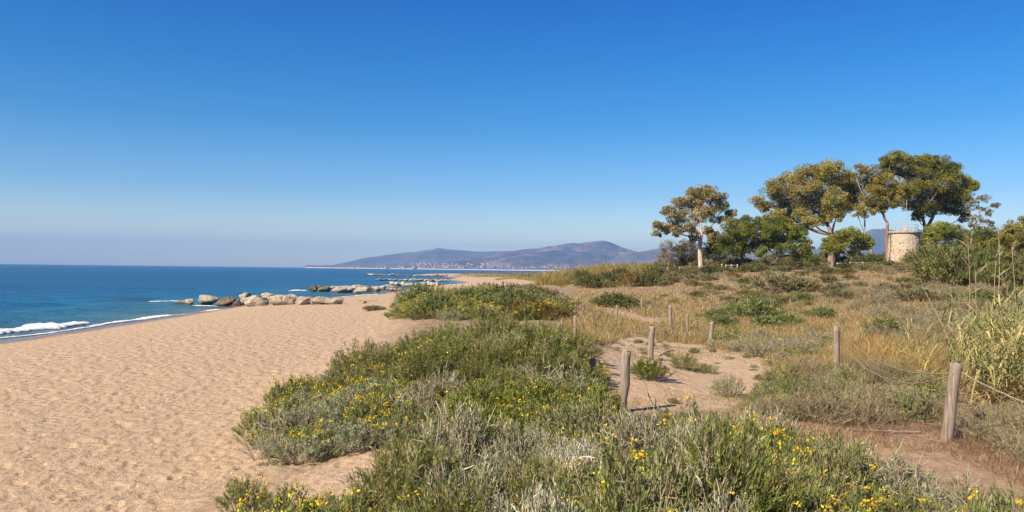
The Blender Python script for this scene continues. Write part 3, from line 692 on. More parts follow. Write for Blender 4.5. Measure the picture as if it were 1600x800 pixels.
EUC = [(0.145, 0.15, 0.042), (0.185, 0.18, 0.046), (0.10, 0.11, 0.036), (0.20, 0.18, 0.06)]
EUCB = [(0.155, 0.13, 0.055), (0.19, 0.15, 0.065), (0.095, 0.09, 0.04), (0.21, 0.18, 0.09)]
GOLD = [(0.24, 0.195, 0.035), (0.19, 0.155, 0.04), (0.13, 0.12, 0.035)]
PINE = [(0.11, 0.13, 0.02), (0.165, 0.175, 0.028), (0.065, 0.085, 0.018)]
PINEL = [(0.12, 0.14, 0.03), (0.09, 0.11, 0.025)]
GREEN = [(0.14, 0.145, 0.03), (0.19, 0.185, 0.04), (0.085, 0.09, 0.024)]
PALE = [(0.20, 0.17, 0.09), (0.15, 0.13, 0.06)]
tree('eucalyptus_tree', 'brown-olive eucalyptus with pale trunk standing alone at the left of the grove', 'tree', 100, (1095, 421),
     [(1100, 300, 9), (1086, 303, 8), (1075, 309, 9), (1112, 304, 8), (1124, 313, 8), (1062, 320, 8), (1047, 332, 8), (1100, 316, 10), (1086, 324, 9), (1112, 328, 9), (1128, 325, 7), (1143, 336, 6), (1137, 345, 5),
      (1070, 338, 9), (1055, 345, 8), (1094, 338, 9), (1120, 342, 7), (1030, 355, 7), (1026, 366, 5), (1044, 358, 7), (1060, 362, 7), (1078, 356, 8), (1084, 370, 7), (1108, 360, 6), (1112, 371, 7)],
     EUCB, None, (0.50, 0.40, 0.31), 0.30, 0.30, 0.9, [(1095, 421), (1094.5, 400), (1093, 385), (1096, 365)])
tree('pine_tree', 'rounded dark green pine left of its broader neighbour, beside the lone eucalyptus', 'tree', 97, (1160, 420),
     [(1148, 353, 10), (1163, 349, 9), (1135, 366, 11), (1152, 366, 12), (1168, 362, 11), (1130, 382, 10), (1146, 382, 11), (1163, 380, 11), (1142, 394, 8), (1158, 392, 8), (1178, 352, 9), (1180, 372, 9), (1175, 388, 8)], PINE, None, (0.12, 0.085, 0.06), 0.24, 0.24, 1.4, None, None, 0.8, gnarl=0.5)
tree('pine_tree', 'broad dark green pine in front of the big eucalyptus', 'tree', 96, (1206, 421),
     [(1196, 352, 11), (1212, 350, 11), (1228, 354, 11), (1242, 362, 10), (1254, 370, 9), (1205, 366, 12), (1222, 368, 12), (1238, 376, 11), (1256, 384, 8), (1198, 382, 11), (1214, 384, 11), (1230, 390, 10), (1248, 396, 9), (1194, 396, 8), (1262, 392, 7)], PINE, None, (0.11, 0.08, 0.06), 0.26, 0.24, 1.4, None, None, 0.8, gnarl=0.5)
tree('pine_tree', 'small light green pine peeping out behind the lone eucalyptus trunk', 'tree', 106, (1116, 421),
     [(1108, 384, 7), (1118, 380, 7), (1112, 393, 8), (1124, 390, 7), (1106, 400, 6), (1122, 402, 7)], PINEL, None, (0.14, 0.10, 0.07), 0.14, 0.24, 1.1)
tree('bare_tree', 'thin grey-brown nearly bare tree at the left end of the grove', 'tree', 104, (1043, 422),
     [(1034, 392, 7), (1043, 383, 7), (1050, 395, 7), (1031, 404, 6), (1042, 402, 7), (1056, 386, 6)], [(0.19, 0.155, 0.10), (0.14, 0.115, 0.07)], None, (0.34, 0.28, 0.22), 0.12, 0.22, 0.45, None, None, 1.0)
tree('bushy_tree', 'dull brown bushy tree between the bare tree and the lone eucalyptus', 'tree', 106, (1070, 422),
     [(1064, 388, 7), (1074, 384, 8), (1082, 392, 8), (1068, 400, 8), (1080, 404, 7), (1060, 408, 6), (1072, 410, 7)], [(0.13, 0.11, 0.06), (0.10, 0.085, 0.045)], None, (0.22, 0.17, 0.13), 0.14, 0.24, 0.8, None, None, 1.0)
tree('eucalyptus_tree', 'large wide olive eucalyptus in the middle of the grove', 'tree', 110, (1297, 418),
     [(1188, 318, 9), (1197, 326, 8), (1203, 296, 9), (1213, 288, 9), (1218, 304, 11), (1232, 284, 11), (1236, 302, 12), (1248, 276, 11), (1256, 292, 13), (1268, 272, 11), (1274, 288, 13), (1286, 266, 11), (1300, 264, 10), (1296, 282, 13), (1312, 276, 11), (1322, 284, 11), (1334, 294, 10), (1316, 296, 13),
      (1222, 320, 11), (1242, 320, 12), (1262, 312, 13), (1284, 306, 13), (1302, 310, 12), (1324, 312, 11), (1212, 336, 9), (1232, 338, 10), (1252, 334, 11), (1274, 328, 12), (1296, 328, 12), (1314, 328, 10), (1268, 346, 9), (1256, 352, 8), (1290, 344, 9), (1306, 340, 8), (1228, 350, 8), (1338, 308, 8), (1334, 322, 7)],
     EUC + EUCB[:2], None, (0.26, 0.18, 0.13), 0.5, 0.30, 0.95, [(1297, 418), (1300, 395), (1303, 378), (1300, 366)])
tree('slender_tree', 'slender leaning tree with yellow tufts forking left of the tower', 'tree', 106, (1368, 414),
     [(1345, 326, 7), (1352, 334, 6), (1340, 336, 5), (1356, 316, 7), (1344, 264, 6), (1338, 276, 5), (1350, 270, 5), (1366, 330, 6)], GOLD, None, (0.36, 0.27, 0.20), 0.16, 0.26, 0.8, [(1368, 414), (1361, 390), (1354, 372), (1350, 362)])
tree('golden_tree', 'golden-brown crowned tree with straight reddish trunk just left of the tower', 'tree', 107, (1386, 416),
     [(1362, 270, 8), (1370, 282, 10), (1356, 288, 9), (1384, 284, 10), (1398, 292, 10), (1364, 298, 10), (1380, 300, 11), (1394, 306, 10), (1356, 308, 9), (1370, 314, 9), (1386, 318, 9), (1402, 314, 8), (1378, 326, 7), (1364, 322, 7)], GOLD, None, (0.27, 0.15, 0.10), 0.24, 0.28, 0.9, [(1386, 416), (1386, 390), (1386, 360), (1387, 348)])
tree('tall_tree', 'tallest green tree with a wide spreading crown behind the tower', 'tree', 112, (1444, 412),
     [(1382, 258, 8), (1392, 249, 8), (1404, 246, 8), (1414, 254, 9), (1396, 264, 9), (1388, 274, 7), (1410, 270, 8), (1428, 256, 9), (1440, 252, 10), (1454, 258, 11), (1468, 254, 9), (1470, 268, 12), (1452, 274, 13), (1432, 274, 12), (1484, 264, 9), (1492, 262, 6), (1488, 280, 11), (1502, 284, 9), (1514, 290, 8), (1522, 292, 6), (1506, 298, 10), (1470, 290, 13), (1448, 294, 13), (1426, 294, 12), (1490, 302, 11), (1412, 300, 10), (1432, 312, 10), (1454, 312, 12), (1474, 310, 12), (1500, 314, 9), (1510, 306, 7), (1420, 320, 8), (1440, 328, 9), (1462, 328, 10), (1482, 326, 10), (1498, 330, 8), (1506, 340, 6), (1434, 340, 6)],
     GREEN, None, (0.24, 0.18, 0.14), 0.42, 0.30, 1.1, [(1440, 412), (1443, 395), (1447, 375), (1446, 358)])
tree('sparse_tree', 'thin pale sparse tree leaning at the right end of the grove', 'tree', 96, (1516, 410),
     [(1528, 312, 5), (1540, 311, 5), (1552, 320, 5), (1558, 322, 3), (1546, 332, 5), (1532, 328, 5), (1524, 340, 5), (1538, 345, 5), (1548, 350, 4), (1520, 352, 5), (1532, 358, 4), (1516, 318, 5), (1514, 328, 4)], PALE, None, (0.42, 0.33, 0.24), 0.11, 0.22, 0.55, [(1516, 410), (1517, 385), (1519, 365), (1524, 350)])
tree('umbrella_pine', 'small umbrella shaped pine in front of the gap left of the tower', 'tree', 94, (1325, 418),
     [(1298, 378, 8), (1308, 370, 8), (1322, 366, 9), (1336, 367, 9), (1348, 372, 8), (1358, 380, 7), (1292, 388, 7), (1306, 384, 8), (1320, 380, 9), (1336, 381, 9), (1350, 386, 7), (1310, 394, 6), (1334, 394, 6)], [PINE[1], PINEL[0], PINE[0]], None, (0.28, 0.2, 0.15), 0.17, 0.24, 1.2, None, None, 0.75)
tree('pine_tree', 'dark rounded pine showing right behind the tower', 'tree', 108, (1470, 412),
     [(1456, 362, 8), (1468, 358, 9), (1482, 357, 9), (1494, 362, 9), (1506, 368, 8), (1462, 376, 9), (1478, 374, 10), (1496, 380, 9), (1512, 380, 8), (1452, 392, 8), (1470, 392, 9), (1488, 396, 9), (1446, 376, 6)], [PINE[0], PINE[1], GREEN[2]], None, (0.12, 0.09, 0.07), 0.22, 0.24, 1.3)
tree('pine_tree', 'dark green pine filling the gap right of the sparse tree', 'tree', 104, (1534, 414),
     [(1510, 378, 8), (1522, 370, 9), (1536, 366, 9), (1550, 366, 9), (1562, 372, 9), (1516, 390, 9), (1532, 384, 10), (1548, 384, 10), (1564, 388, 9), (1526, 402, 9), (1544, 402, 9)], [PINE[0], PINE[2], GREEN[2]], None, (0.12, 0.09, 0.07), 0.2, 0.24, 1.2)
tree('pine_tree', 'low dark pine crouching behind the rim of the tower on its right', 'tree', 116, (1450, 414),
     [(1440, 372, 8), (1452, 376, 8), (1442, 388, 8), (1456, 390, 8), (1444, 402, 8), (1462, 402, 8), (1430, 380, 6)], [PINE[2], PINE[0], GREEN[2]], None, (0.12, 0.09, 0.07), 0.18, 0.24, 1.2)
tree('bushy_tree', 'yellow-green bushy tree at the right edge of the picture', 'tree', 70, (1592, 428),
     [(1598, 352, 9), (1584, 357, 9), (1572, 364, 9), (1610, 356, 10), (1592, 368, 11), (1576, 378, 11), (1606, 374, 11), (1622, 364, 10), (1590, 386, 12), (1610, 392, 12), (1572, 392, 10), (1556, 378, 8)], [(0.13, 0.13, 0.025), (0.09, 0.10, 0.025), (0.16, 0.14, 0.03)], None, (0.2, 0.15, 0.1), 0.2, 0.2, 1.3, None, None, 1.0)
tree('bushy_tree', 'olive bushy tree sloping down between the sparse tree and the right edge', 'tree', 78, (1545, 428),
     [(1528, 378, 9), (1540, 372, 8), (1552, 370, 8), (1546, 386, 10), (1530, 392, 9), (1562, 388, 9), (1516, 388, 8), (1522, 402, 8)], [(0.09, 0.10, 0.025), (0.07, 0.08, 0.025)], None, (0.2, 0.15, 0.1), 0.18, 0.2, 1.2, None, None, 1.0)

# ------------------------------------------------------------------ tower
def tower():
    Y = 101; s = Y / F
    b = at_depth(1412, 414, Y); bz = float(H(b.x, b.y)) - 0.3
    top = at_depth(1412, 362, Y).z; h = top - bz
    root = thing('round_tower', 'squat round cream stone tower with rim and railing among the trees', 'tower', (b.x, b.y, bz))
    rb, rt = 26.0 * s, 21.2 * s
    m, t, bs = mat("tower_render"); tc = N(t, 'ShaderNodeTexCoord'); O = tc.outputs['Object']
    n1 = noise(t, 1.1, 6, O, 0.7); n2 = noise(t, 5, 5, O, 0.7)
    pl = ramp(t, n2.outputs['Fac'], [(0.3, (0.44, 0.335, 0.24)), (0.6, (0.52, 0.42, 0.31))])
    ru = ramp(t, n2.outputs['Fac'], [(0.35, (0.24, 0.15, 0.09)), (0.5, (0.44, 0.30, 0.19)), (0.65, (0.58, 0.45, 0.32))])
    sx = N(t, 'ShaderNodeSeparateXYZ'); t.links.new(O, sx.inputs[0])
    k = math_(t, 'SUBTRACT', n1.outputs['Fac'], math_(t, 'MULTIPLY', sx.outputs['Z'], 0.03))
    t.links.new(mixc(t, ramp(t, k, [(0.43, (0, 0, 0)), (0.56, (.8, .8, .8))]), pl, ru), bs.inputs['Base Color']); bs.inputs['Roughness'].default_value = 0.9
    bump(t, bs, n2.outputs['Fac'], 0.12)
    # shell with putlog pits and uneven courses
    nu, nv = 72, 30; u = np.linspace(0, 2 * pi, nu, endpoint=False); v = np.linspace(0, 1, nv)
    U, VV = np.meshgrid(u, v); r = rb + (rt - rb) * VV ** 0.8; r = r + 0.05 * fbm(U * 3, VV * 6, 3)
    g = np.random.default_rng(4); pit = g.random(U.shape) < 0.055 + 0.05 * (1 - VV); r = np.where(pit & (VV < 0.93) & (VV > .03), r - g.uniform(0.08, 0.16, U.shape), r)
    V = np.stack([r * np.cos(U), r * np.sin(U), VV * (h - 0.18)], -1); kk = np.arange(nu * nv).reshape(nv, nu)
    Q = np.stack([kk[:-1], np.roll(kk[:-1], -1, 1), np.roll(kk[1:], -1, 1), kk[1:]], -1).reshape(-1, 4)
    obj('wall', mesh_np('wall', V.reshape(-1, 3), Q, None, [m]), root)
    gs = Geo()
    for i in range(60):
        a = g.uniform(pi * 0.95, pi * 2.05); zz = g.uniform(0.2, 1) ** 1.6 * h * 0.85; rr = rb + (rt - rb) * (zz / h) ** 0.8
        w_, h_ = g.uniform(0.05, 0.15), g.uniform(0.04, 0.09); c = np.array([rr * cos(a), rr * sin(a), zz]); tx = np.array([-sin(a), cos(a), 0]); nr = np.array([cos(a), sin(a), 0])
        up = np.array([0, 0, 1.0]); Vb = []
        for dn, kx in ((-0.05, 1.0), (0.05, 0.8)):
            for sx_, sz_ in ((-1, -1), (1, -1), (1, 1), (-1, 1)): Vb.append(c + nr * dn + tx * sx_ * w_ * kx + up * sz_ * h_ * kx)
        col = np.array([(0.50, 0.39, 0.28), (0.58, 0.46, 0.34), (0.42, 0.31, 0.21), (0.30, 0.20, 0.13)][g.integers(0, 4)])
        gs.add(Vb, [(4, 5, 6, 7), (0, 1, 5, 4), (1, 2, 6, 5), (2, 3, 7, 6), (3, 0, 4, 7)], None, col)
    obj('rubble_stones', gs.mesh('rubble_stones', [M_BARK]), root, kind='stuff')
    # rim: profiled ring
    prof = [(rt - 0.02, h - 0.34), (rt + 0.12, h - 0.28), (rt + 0.20, h - 0.20), (rt + 0.20, h - 0.02), (rt + 0.14, h + 0.02), (rt - 0.3, h + 0.03), (0.0, h + 0.06)]
    V = []; Q = []
    for (pr, pz) in prof: V += [(pr * cos(a), pr * sin(a), pz) for a in np.linspace(0, 2 * pi, 48, endpoint=False)]
    for i in range(len(prof) - 1):
        for j in range(48): Q.append((i * 48 + j, i * 48 + (j + 1) % 48, (i + 1) * 48 + (j + 1) % 48, (i + 1) * 48 + j))
    M_RIM = simple_noise_mat("rim_stone", (0.30, 0.22, 0.14), (0.46, 0.36, 0.25), 3, bscale=8, bdist=0.05)
    obj('rim', mesh_np('rim', V, Q, None, [M_RIM]), root)
    M_METAL = simple_noise_mat("pale_metal", (0.28, 0.28, 0.27), (0.38, 0.38, 0.37), 4, 0.5)
    for i in range(9):
        a = pi + i * pi / 8 + 0.1; g2 = Geo(); x, y = (rt - 0.1) * cos(a), (rt - 0.1) * sin(a)
        tube(g2, [(x, y, h), (x, y, h + 0.45), (x, y, h + 0.85)], 0.03, 6); obj('railing_post', g2.mesh('railing_post', [M_METAL]), root)
    g3 = Geo(); aa = np.linspace(0.9 * pi, 2.1 * pi, 30)
    for zz in (0.45, 0.82): tube(g3, np.stack([(rt - 0.1) * np.cos(aa), (rt - 0.1) * np.sin(aa), 0 * aa + h + zz], 1), 0.018, 5)
    obj('railing', g3.mesh('railing', [M_METAL]), root)
    g4 = Geo(); mx = 3.5 * s
    tube(g4, [(mx, 0, h), (mx, 0, h + 0.25), (mx, 0, h + 0.26), (mx - .02, 0, h + 0.9), (mx - .02, 0, h + 0.91), (mx + .05, 0, h + 2.5), (mx + .08, 0, h + 4.0)], [0.32, 0.32, 0.24, 0.17, 0.045, 0.035, 0.02], 8, (0.40, 0.38, 0.34))
    obj('mast', g4.mesh('mast', [M_BARK], False), root)
    g5 = Geo(); a = pi * 1.06; tube(g5, [((rb + .06) * cos(a), (rb + .06) * sin(a), 0), ((rt + .12) * cos(a), (rt + .12) * sin(a), h * 0.6), ((rt + .2) * cos(a), (rt + .2) * sin(a), h - 0.1)], 0.055, 8, (0.05, 0.13, 0.08))
    obj('drainpipe', g5.mesh('drainpipe', [M_TWIG]), root)
tower()

# ------------------------------------------------------------------ low wall, rails and hut by the grove
def box(g, c, s, tint=(1, 1, 1)):
    c = np.array(c, float); s = np.array(s, float) / 2
    V = [c + s * np.array(k) for k in ((-1, -1, -1), (1, -1, -1), (1, 1, -1), (-1, 1, -1), (-1, -1, 1), (1, -1, 1), (1, 1, 1), (-1, 1, 1))]
    g.add(V, [(0, 3, 2, 1), (4, 5, 6, 7), (0, 1, 5, 4), (1, 2, 6, 5), (2, 3, 7, 6), (3, 0, 4, 7)], None, tint)
M_WHITEW = simple_noise_mat("whitewash", (0.58, 0.52, 0.44), (0.74, 0.70, 0.63), 2.0, bscale=6, bdist=0.05)
M_RAIL = simple_noise_mat('old_rail', (0.22, 0.19, 0.15), (0.38, 0.34, 0.28), 3)
def rail_fence(px0, px1, Y, label, n):
    p0 = at_depth(px0, 420, Y); p1 = at_depth(px1, 420, Y); root = thing('rail_fence', label, 'fence', (p0.x, Y, float(H(p0.x, Y))))
    zs = []
    for i in range(n):
        x = p0.x + (p1.x - p0.x) * i / (n - 1); z = float(H(x, Y)); zs.append((x - p0.x, 0, z - root.location.z + 0.62))
        g = Geo(); box(g, (x - p0.x, 0, z - root.location.z + 0.3), (0.14, 0.14, 0.9)); obj('post', g.mesh('post', [M_RAIL]), root)
    g = Geo(); tube(g, zs, 0.05, 6); obj('rail', g.mesh('rail', [M_RAIL]), root)
rail_fence(1062, 1128, 99, 'low pale rail with short posts left of the dark pines', 5)
rail_fence(1134, 1152, 95, 'short pale rail frame under the left dark pine', 3)
rail_fence(1222, 1300, 97, 'low pale rail with short posts under the broad pine', 5)
rail_fence(1308, 1388, 98, 'low pale rail running up to the foot of the tower', 5)
def hut():
    p = at_depth(1026, 425, 112); g = Geo(); root = thing('hut', 'low flat roofed hut at the left end of the grove', 'hut', (p.x, 112, p.z - 0.4))
    box(g, (0, 0, 0.4), (1.6, 1.6, 1.0)); obj('wall', g.mesh('wall', [M_WHITEW]), root)
    g = Geo(); box(g, (0, 0, 1.0), (2.0, 2.0, 0.16)); obj('roof', g.mesh('roof', [simple_noise_mat("grey_roof", (0.18, 0.18, 0.17), (0.26, 0.25, 0.24), 2)]), root)
    g = Geo(); box(g, (0.2, -0.81, 0.35), (0.45, 0.04, 0.85)); obj('door', g.mesh('door', [M_HOLE]), root)
hut()

#==PLANTS==
def shrub_parts(seed, R, Hh, nst, nleaf, ll, lw, cols, wts=None, stemc=(0.2, 0.16, 0.1), upright=0.3, nflow=0, twig=0, twigc=(0.3, 0.26, 0.2), fl=0.022, droop=0.0, sr=0.004):
    global RNG
    RNG = np.random.default_rng(seed)
    a = RNG.uniform(0, 2 * pi, nst); rr = RNG.uniform(0, 1, nst) ** 0.5
    lob = 1 + 0.22 * np.sin(a * 3 + seed) + 0.15 * np.sin(a * 5 + seed * 2)
    tip = np.stack([np.cos(a) * rr * R * lob, np.sin(a) * rr * R * lob, Hh * np.sqrt(np.clip(1 - (rr * 0.96) ** 2, 0, 1)) * RNG.uniform(0.72, 1.12, nst)], 1)
    tip[:, 2] = np.maximum(tip[:, 2], 0.05)
    base = tip * np.array([0.35, 0.35, 0]) + RNG.normal(0, 0.03, (nst, 3)) * [1, 1, 0]; base[:, 2] = -0.05
    mid = base * 0.45 + tip * 0.55 + np.stack([0 * a, 0 * a, Hh * upright * (0.2 + 0 * a)], 1) + RNG.normal(0, 0.05 * R, (nst, 3))
    gs = Geo(); twigs(gs, base, mid, tip, sr, sr * 0.4, pal(nst, [stemc], None, 0.2))
    gl = Geo(); i = RNG.integers(0, nst, nleaf); t = RNG.uniform(0.3, 1.02, nleaf)[:, None] ** 0.7
    P = base[i] * (1 - t) ** 2 + 2 * mid[i] * t * (1 - t) + tip[i] * t * t
    tg = unit(2 * (1 - t) * (mid[i] - base[i]) + 2 * t * (tip[i] - mid[i]))
    D = unit(tg * 0.7 + RNG.normal(0, 0.55, (nleaf, 3)) + [0, 0, 0.25 - droop])
    nn = unit(RNG.normal(0, 0.45, (nleaf, 3)) + [0, 0, 1.0] + unit(tip[i] + 1e-6) * 0.5)
    stemtint = pal(nst, cols, wts, 0.12)
    leaves(gl, P + RNG.normal(0, 0.012, (nleaf, 3)), D, nn, ll * RNG.uniform(0.6, 1.3, nleaf), lw * RNG.uniform(0.7, 1.3, nleaf), np.clip(stemtint[i] * (1 + RNG.normal(0, 0.2, (nleaf, 1))), 0.005, 0.8))
    if twig:
        i = RNG.integers(0, nst, twig); t = RNG.uniform(0.25, 0.95, twig)[:, None]
        P = base[i] * (1 - t) ** 2 + 2 * mid[i] * t * (1 - t) + tip[i] * t * t
        E = P + unit(RNG.normal(0, 0.8, (twig, 3)) + [0, 0, 0.6] + unit(tip[i]) * 0.5) * R * RNG.uniform(0.12, 0.34, (twig, 1))
        twigs(gs, P, (P + E) / 2 + RNG.normal(0, 0.03 * R, (twig, 3)), E, sr * 0.7, sr * 0.3, pal(twig, [twigc, np.array(twigc) * 0.7], None, 0.2))
    parts = [('stems', gs.mesh('stems', [M_TWIG])), ('foliage', gl.mesh('foliage', [M_LEAF]))]
    if nflow:
        gf = Geo(); i = RNG.integers(0, nst, nflow); up = unit(tip[i] * [0.4, 0.4, 1] + [0, 0, 0.1])
        hd = tip[i] + up * RNG.uniform(0.02, 0.09, (nflow, 1))
        twigs(gf, tip[i] - up * 0.05, (tip[i] + hd) / 2, hd, sr * 0.6, sr * 0.5, pal(nflow, [(0.10, 0.12, 0.03)]))
        for k in range(9):
            off = unit(RNG.normal(size=(nflow, 3)) + [0, 0, 0.4]); off[:, 2] *= 0.5
            leaves(gf, hd + off * fl * 0.9, off + RNG.normal(0, 0.5, (nflow, 3)), up + RNG.normal(0, 0.35, (nflow, 3)), fl * RNG.uniform(0.8, 1.4, nflow), fl * 0.8, pal(nflow, [(0.72, 0.50, 0.015), (0.62, 0.36, 0.01), (0.76, 0.60, 0.04)]))
        parts.append(('flower_heads', gf.mesh('flower_heads', [M_PETAL])))
    return parts
def mk(kind, seeds, **kw): return [shrub_parts(s, **kw) for s in seeds]
SH = {
 'silver': mk('silver', (1, 2, 3), R=0.42, Hh=0.34, nst=90, nleaf=3600, ll=0.045, lw=0.010, cols=[(0.20, 0.235, 0.15), (0.16, 0.19, 0.115), (0.25, 0.275, 0.20), (0.21, 0.20, 0.145)], nflow=7, fl=0.026, stemc=(0.3, 0.25, 0.18)),
 'bloom': mk('bloom', (4, 5, 6), R=0.42, Hh=0.42, nst=80, nleaf=3000, ll=0.05, lw=0.012, cols=[(0.15, 0.175, 0.06), (0.19, 0.215, 0.085), (0.13, 0.145, 0.06)], nflow=22, fl=0.026, stemc=(0.2, 0.18, 0.09)),
 'green': mk('green', (7, 8, 9), R=0.55, Hh=0.60, nst=130, nleaf=5200, ll=0.055, lw=0.009, cols=[(0.13, 0.155, 0.04), (0.165, 0.185, 0.05), (0.10, 0.115, 0.035), (0.21, 0.205, 0.085), (0.25, 0.22, 0.12)], nflow=0, upright=0.8, stemc=(0.16, 0.13, 0.07)),
 'lime': mk('lime', (10, 11, 12), R=0.48, Hh=0.46, nst=90, nleaf=3600, ll=0.055, lw=0.014, cols=[(0.135, 0.165, 0.038), (0.175, 0.195, 0.045), (0.11, 0.13, 0.034)], nflow=5, upright=0.5, stemc=(0.17, 0.16, 0.07)),
 'twiggy': mk('twiggy', (13, 14, 15, 16), R=0.5, Hh=0.5, nst=80, nleaf=1500, ll=0.05, lw=0.012, cols=[(0.18, 0.195, 0.115), (0.24, 0.235, 0.165), (0.14, 0.16, 0.07)], twig=420, twigc=(0.32, 0.285, 0.24), stemc=(0.22, 0.19, 0.16), upright=0.4, sr=0.0065),
 'ashen': mk('ashen', (17, 18), R=0.42, Hh=0.36, nst=110, nleaf=3000, ll=0.032, lw=0.008, cols=[(0.27, 0.275, 0.22), (0.22, 0.23, 0.17), (0.31, 0.305, 0.26)], twig=260, twigc=(0.40, 0.375, 0.335), stemc=(0.28, 0.25, 0.21), sr=0.006),
 'mixed': mk('mixed', (19, 20, 21), R=0.48, Hh=0.46, nst=95, nleaf=3000, ll=0.052, lw=0.0105, cols=[(0.14, 0.17, 0.06), (0.18, 0.205, 0.075), (0.19, 0.18, 0.11)], twig=200, twigc=(0.27, 0.225, 0.165), nflow=3, stemc=(0.2, 0.165, 0.115), sr=0.0055),
 'dryscrub': mk('dryscrub', (22, 23, 24), R=0.6, Hh=0.55, nst=120, nleaf=1500, ll=0.07, lw=0.008, cols=[(0.21, 0.175, 0.105), (0.165, 0.14, 0.085), (0.25, 0.215, 0.13), (0.14, 0.15, 0.07)], twig=500, twigc=(0.27, 0.23, 0.17), stemc=(0.21, 0.175, 0.125), upright=0.5, sr=0.0055),
 'bush': mk('bush', (25, 26, 27), R=1.0, Hh=0.85, nst=150, nleaf=5000, ll=0.12, lw=0.035, cols=[(0.08, 0.095, 0.034), (0.11, 0.125, 0.04), (0.15, 0.155, 0.06)], upright=0.5, sr=0.008),
 'greybush': mk('greybush', (28, 29), R=1.0, Hh=0.75, nst=150, nleaf=4500, ll=0.12, lw=0.03, cols=[(0.17, 0.17, 0.09), (0.13, 0.13, 0.065), (0.21, 0.19, 0.11)], upright=0.5, sr=0.008, twig=150, twigc=(0.25, 0.21, 0.15)),
 'ochre': mk('ochre', (30, 31), R=1.0, Hh=0.85, nst=150, nleaf=4500, ll=0.10, lw=0.025, cols=[(0.15, 0.115, 0.028), (0.11, 0.085, 0.028), (0.19, 0.145, 0.03), (0.075, 0.065, 0.025)], upright=0.6, sr=0.008, twig=150, twigc=(0.2, 0.14, 0.08)),
 'coarse': mk('coarse', (32, 33), R=0.7, Hh=0.6, nst=100, nleaf=2600, ll=0.11, lw=0.022, cols=[(0.14, 0.17, 0.06), (0.11, 0.14, 0.05), (0.17, 0.19, 0.085)], upright=0.8, sr=0.006),
}
NAME = {'silver': 'silver_shrub', 'bloom': 'flowering_shrub', 'green': 'green_shrub', 'lime': 'leafy_shrub', 'twiggy': 'twiggy_shrub', 'ashen': 'ashen_shrub', 'mixed': 'mixed_shrub',
        'dryscrub': 'dry_shrub', 'bush': 'dark_bush', 'greybush': 'grey_bush', 'ochre': 'ochre_bush', 'coarse': 'coarse_plant'}
PROTO = {}
RNG = np.random.default_rng(99)
def shrub(kind, x, y, s, label, group=None, hs=1.0, lean=0.08, sink=0.02, rz=None):
    v = int(RNG.integers(0, len(SH[kind]))); z = float(H(x, y)) - sink
    rot = (RNG.normal(0, lean), RNG.normal(0, lean), RNG.uniform(0, 6.28) if rz is None else rz); sc = (s, s, s * hs)
    if (kind, v) not in PROTO:
        r = thing(NAME[kind], label, 'shrub', (x, y, z), 0, group); PROTO[(kind, v)] = r; r.rotation_euler = rot; r.scale = sc
        for nm, me in SH[kind][v]: obj(nm, me, r, kind='stuff')
        return r
    r = dup(PROTO[(kind, v)], (x, y, z), rot, sc); tag(r, label, 'shrub')
    if group: r['group'] = group
    elif 'group' in r: del r['group']
    return r
def scatter(poly, mind, n, box_, avoid=()):
    """dart throwing on the ground inside an outline"""
    x0, x1, y0, y1 = box_; keep = []; C = {}
    X = RNG.uniform(x0, x1, n * 60); Yy = RNG.uniform(y0, y1, n * 60); px, py = proj(X, Yy, H(X, Yy)); ok = inpoly(px, py, poly)
    for av in avoid: ok &= ~inpoly(px, py, av)
    for x, y in zip(X[ok], Yy[ok]):
        if all((x - a) ** 2 + (y - b) ** 2 > mind ** 2 for a, b in keep):
            keep.append((x, y))
            if len(keep) >= n: break
    return keep
def fill(kinds, poly, mind, n, box_, srange, label, group, hs=(0.85, 1.2), avoid=()):
    ks = list(kinds); w_ = np.array([kinds[k] for k in ks], float); w_ /= w_.sum()
    pts = scatter(poly, mind, n, box_, avoid)
    if not pts: return
    A = np.array(pts); px, py = proj(A[:, 0], A[:, 1], H(A[:, 0], A[:, 1]))
    qx = np.quantile(px, [.25, .5, .75]); qy = np.quantile(py, [.34, .67])
    for i, (x, y) in enumerate(pts):
        nzv = float(np.clip(0.5 + 0.75 * fbm(np.array(x * 0.45 + 4.7), np.array(y * 0.38 - 2.1), 2) + RNG.normal(0, 0.13), 0, 0.999))
        k = ks[int(np.searchsorted(np.cumsum(w_), nzv))] if nzv < np.cumsum(w_)[-1] else ks[-1]
        c = ('leftmost', 'left', 'right', 'rightmost')[int((px[i] > qx).sum())]; r = ('rear', 'middle', 'front')[int((py[i] > qy).sum())]
        shrub(k, x, y, RNG.uniform(*srange), '%s, %s %s' % (label[k], c, r), '%s, %s %s' % (group[k], c, r), RNG.uniform(*hs))
def LG(kinds, where, gwhere):
    d = {'silver': 'silver-grey low shrub', 'bloom': 'yellow flowered green shrub', 'green': 'dark green feathery shrub', 'lime': 'bright green leafy shrub',
         'twiggy': 'grey-brown half dry shrub', 'ashen': 'pale ashen dry shrub', 'mixed': 'green shrub tangled with dry twigs', 'dryscrub': 'straw-brown dry twiggy shrub', 'bush': 'dark green rounded bush',
         'greybush': 'grey-green rounded bush', 'ochre': 'ochre-brown rounded bush', 'coarse': 'coarse grey-green leafy plant'}
    return {k: d[k] + ' ' + where for k in kinds}, {k: NAME[k].replace('_', ' ') + 's ' + gwhere for k in kinds}

# near mound: silver and flowering edge on the beach side
ZA = [(388, 708), (402, 675), (450, 632), (490, 614), (565, 604), (640, 622), (720, 660), (730, 684), (640, 696), (560, 708), (480, 728)]
k = {'silver': 3.6, 'twiggy': .5, 'bloom': 5.5}; l, g_ = LG(k, 'on the seaward edge of the near mound', 'on the seaward edge of the near mound')
fill(k, ZA, 0.32, 105, (-6, 2, 9, 22), (0.6, 1.15), l, g_, (0.7, 1.3))
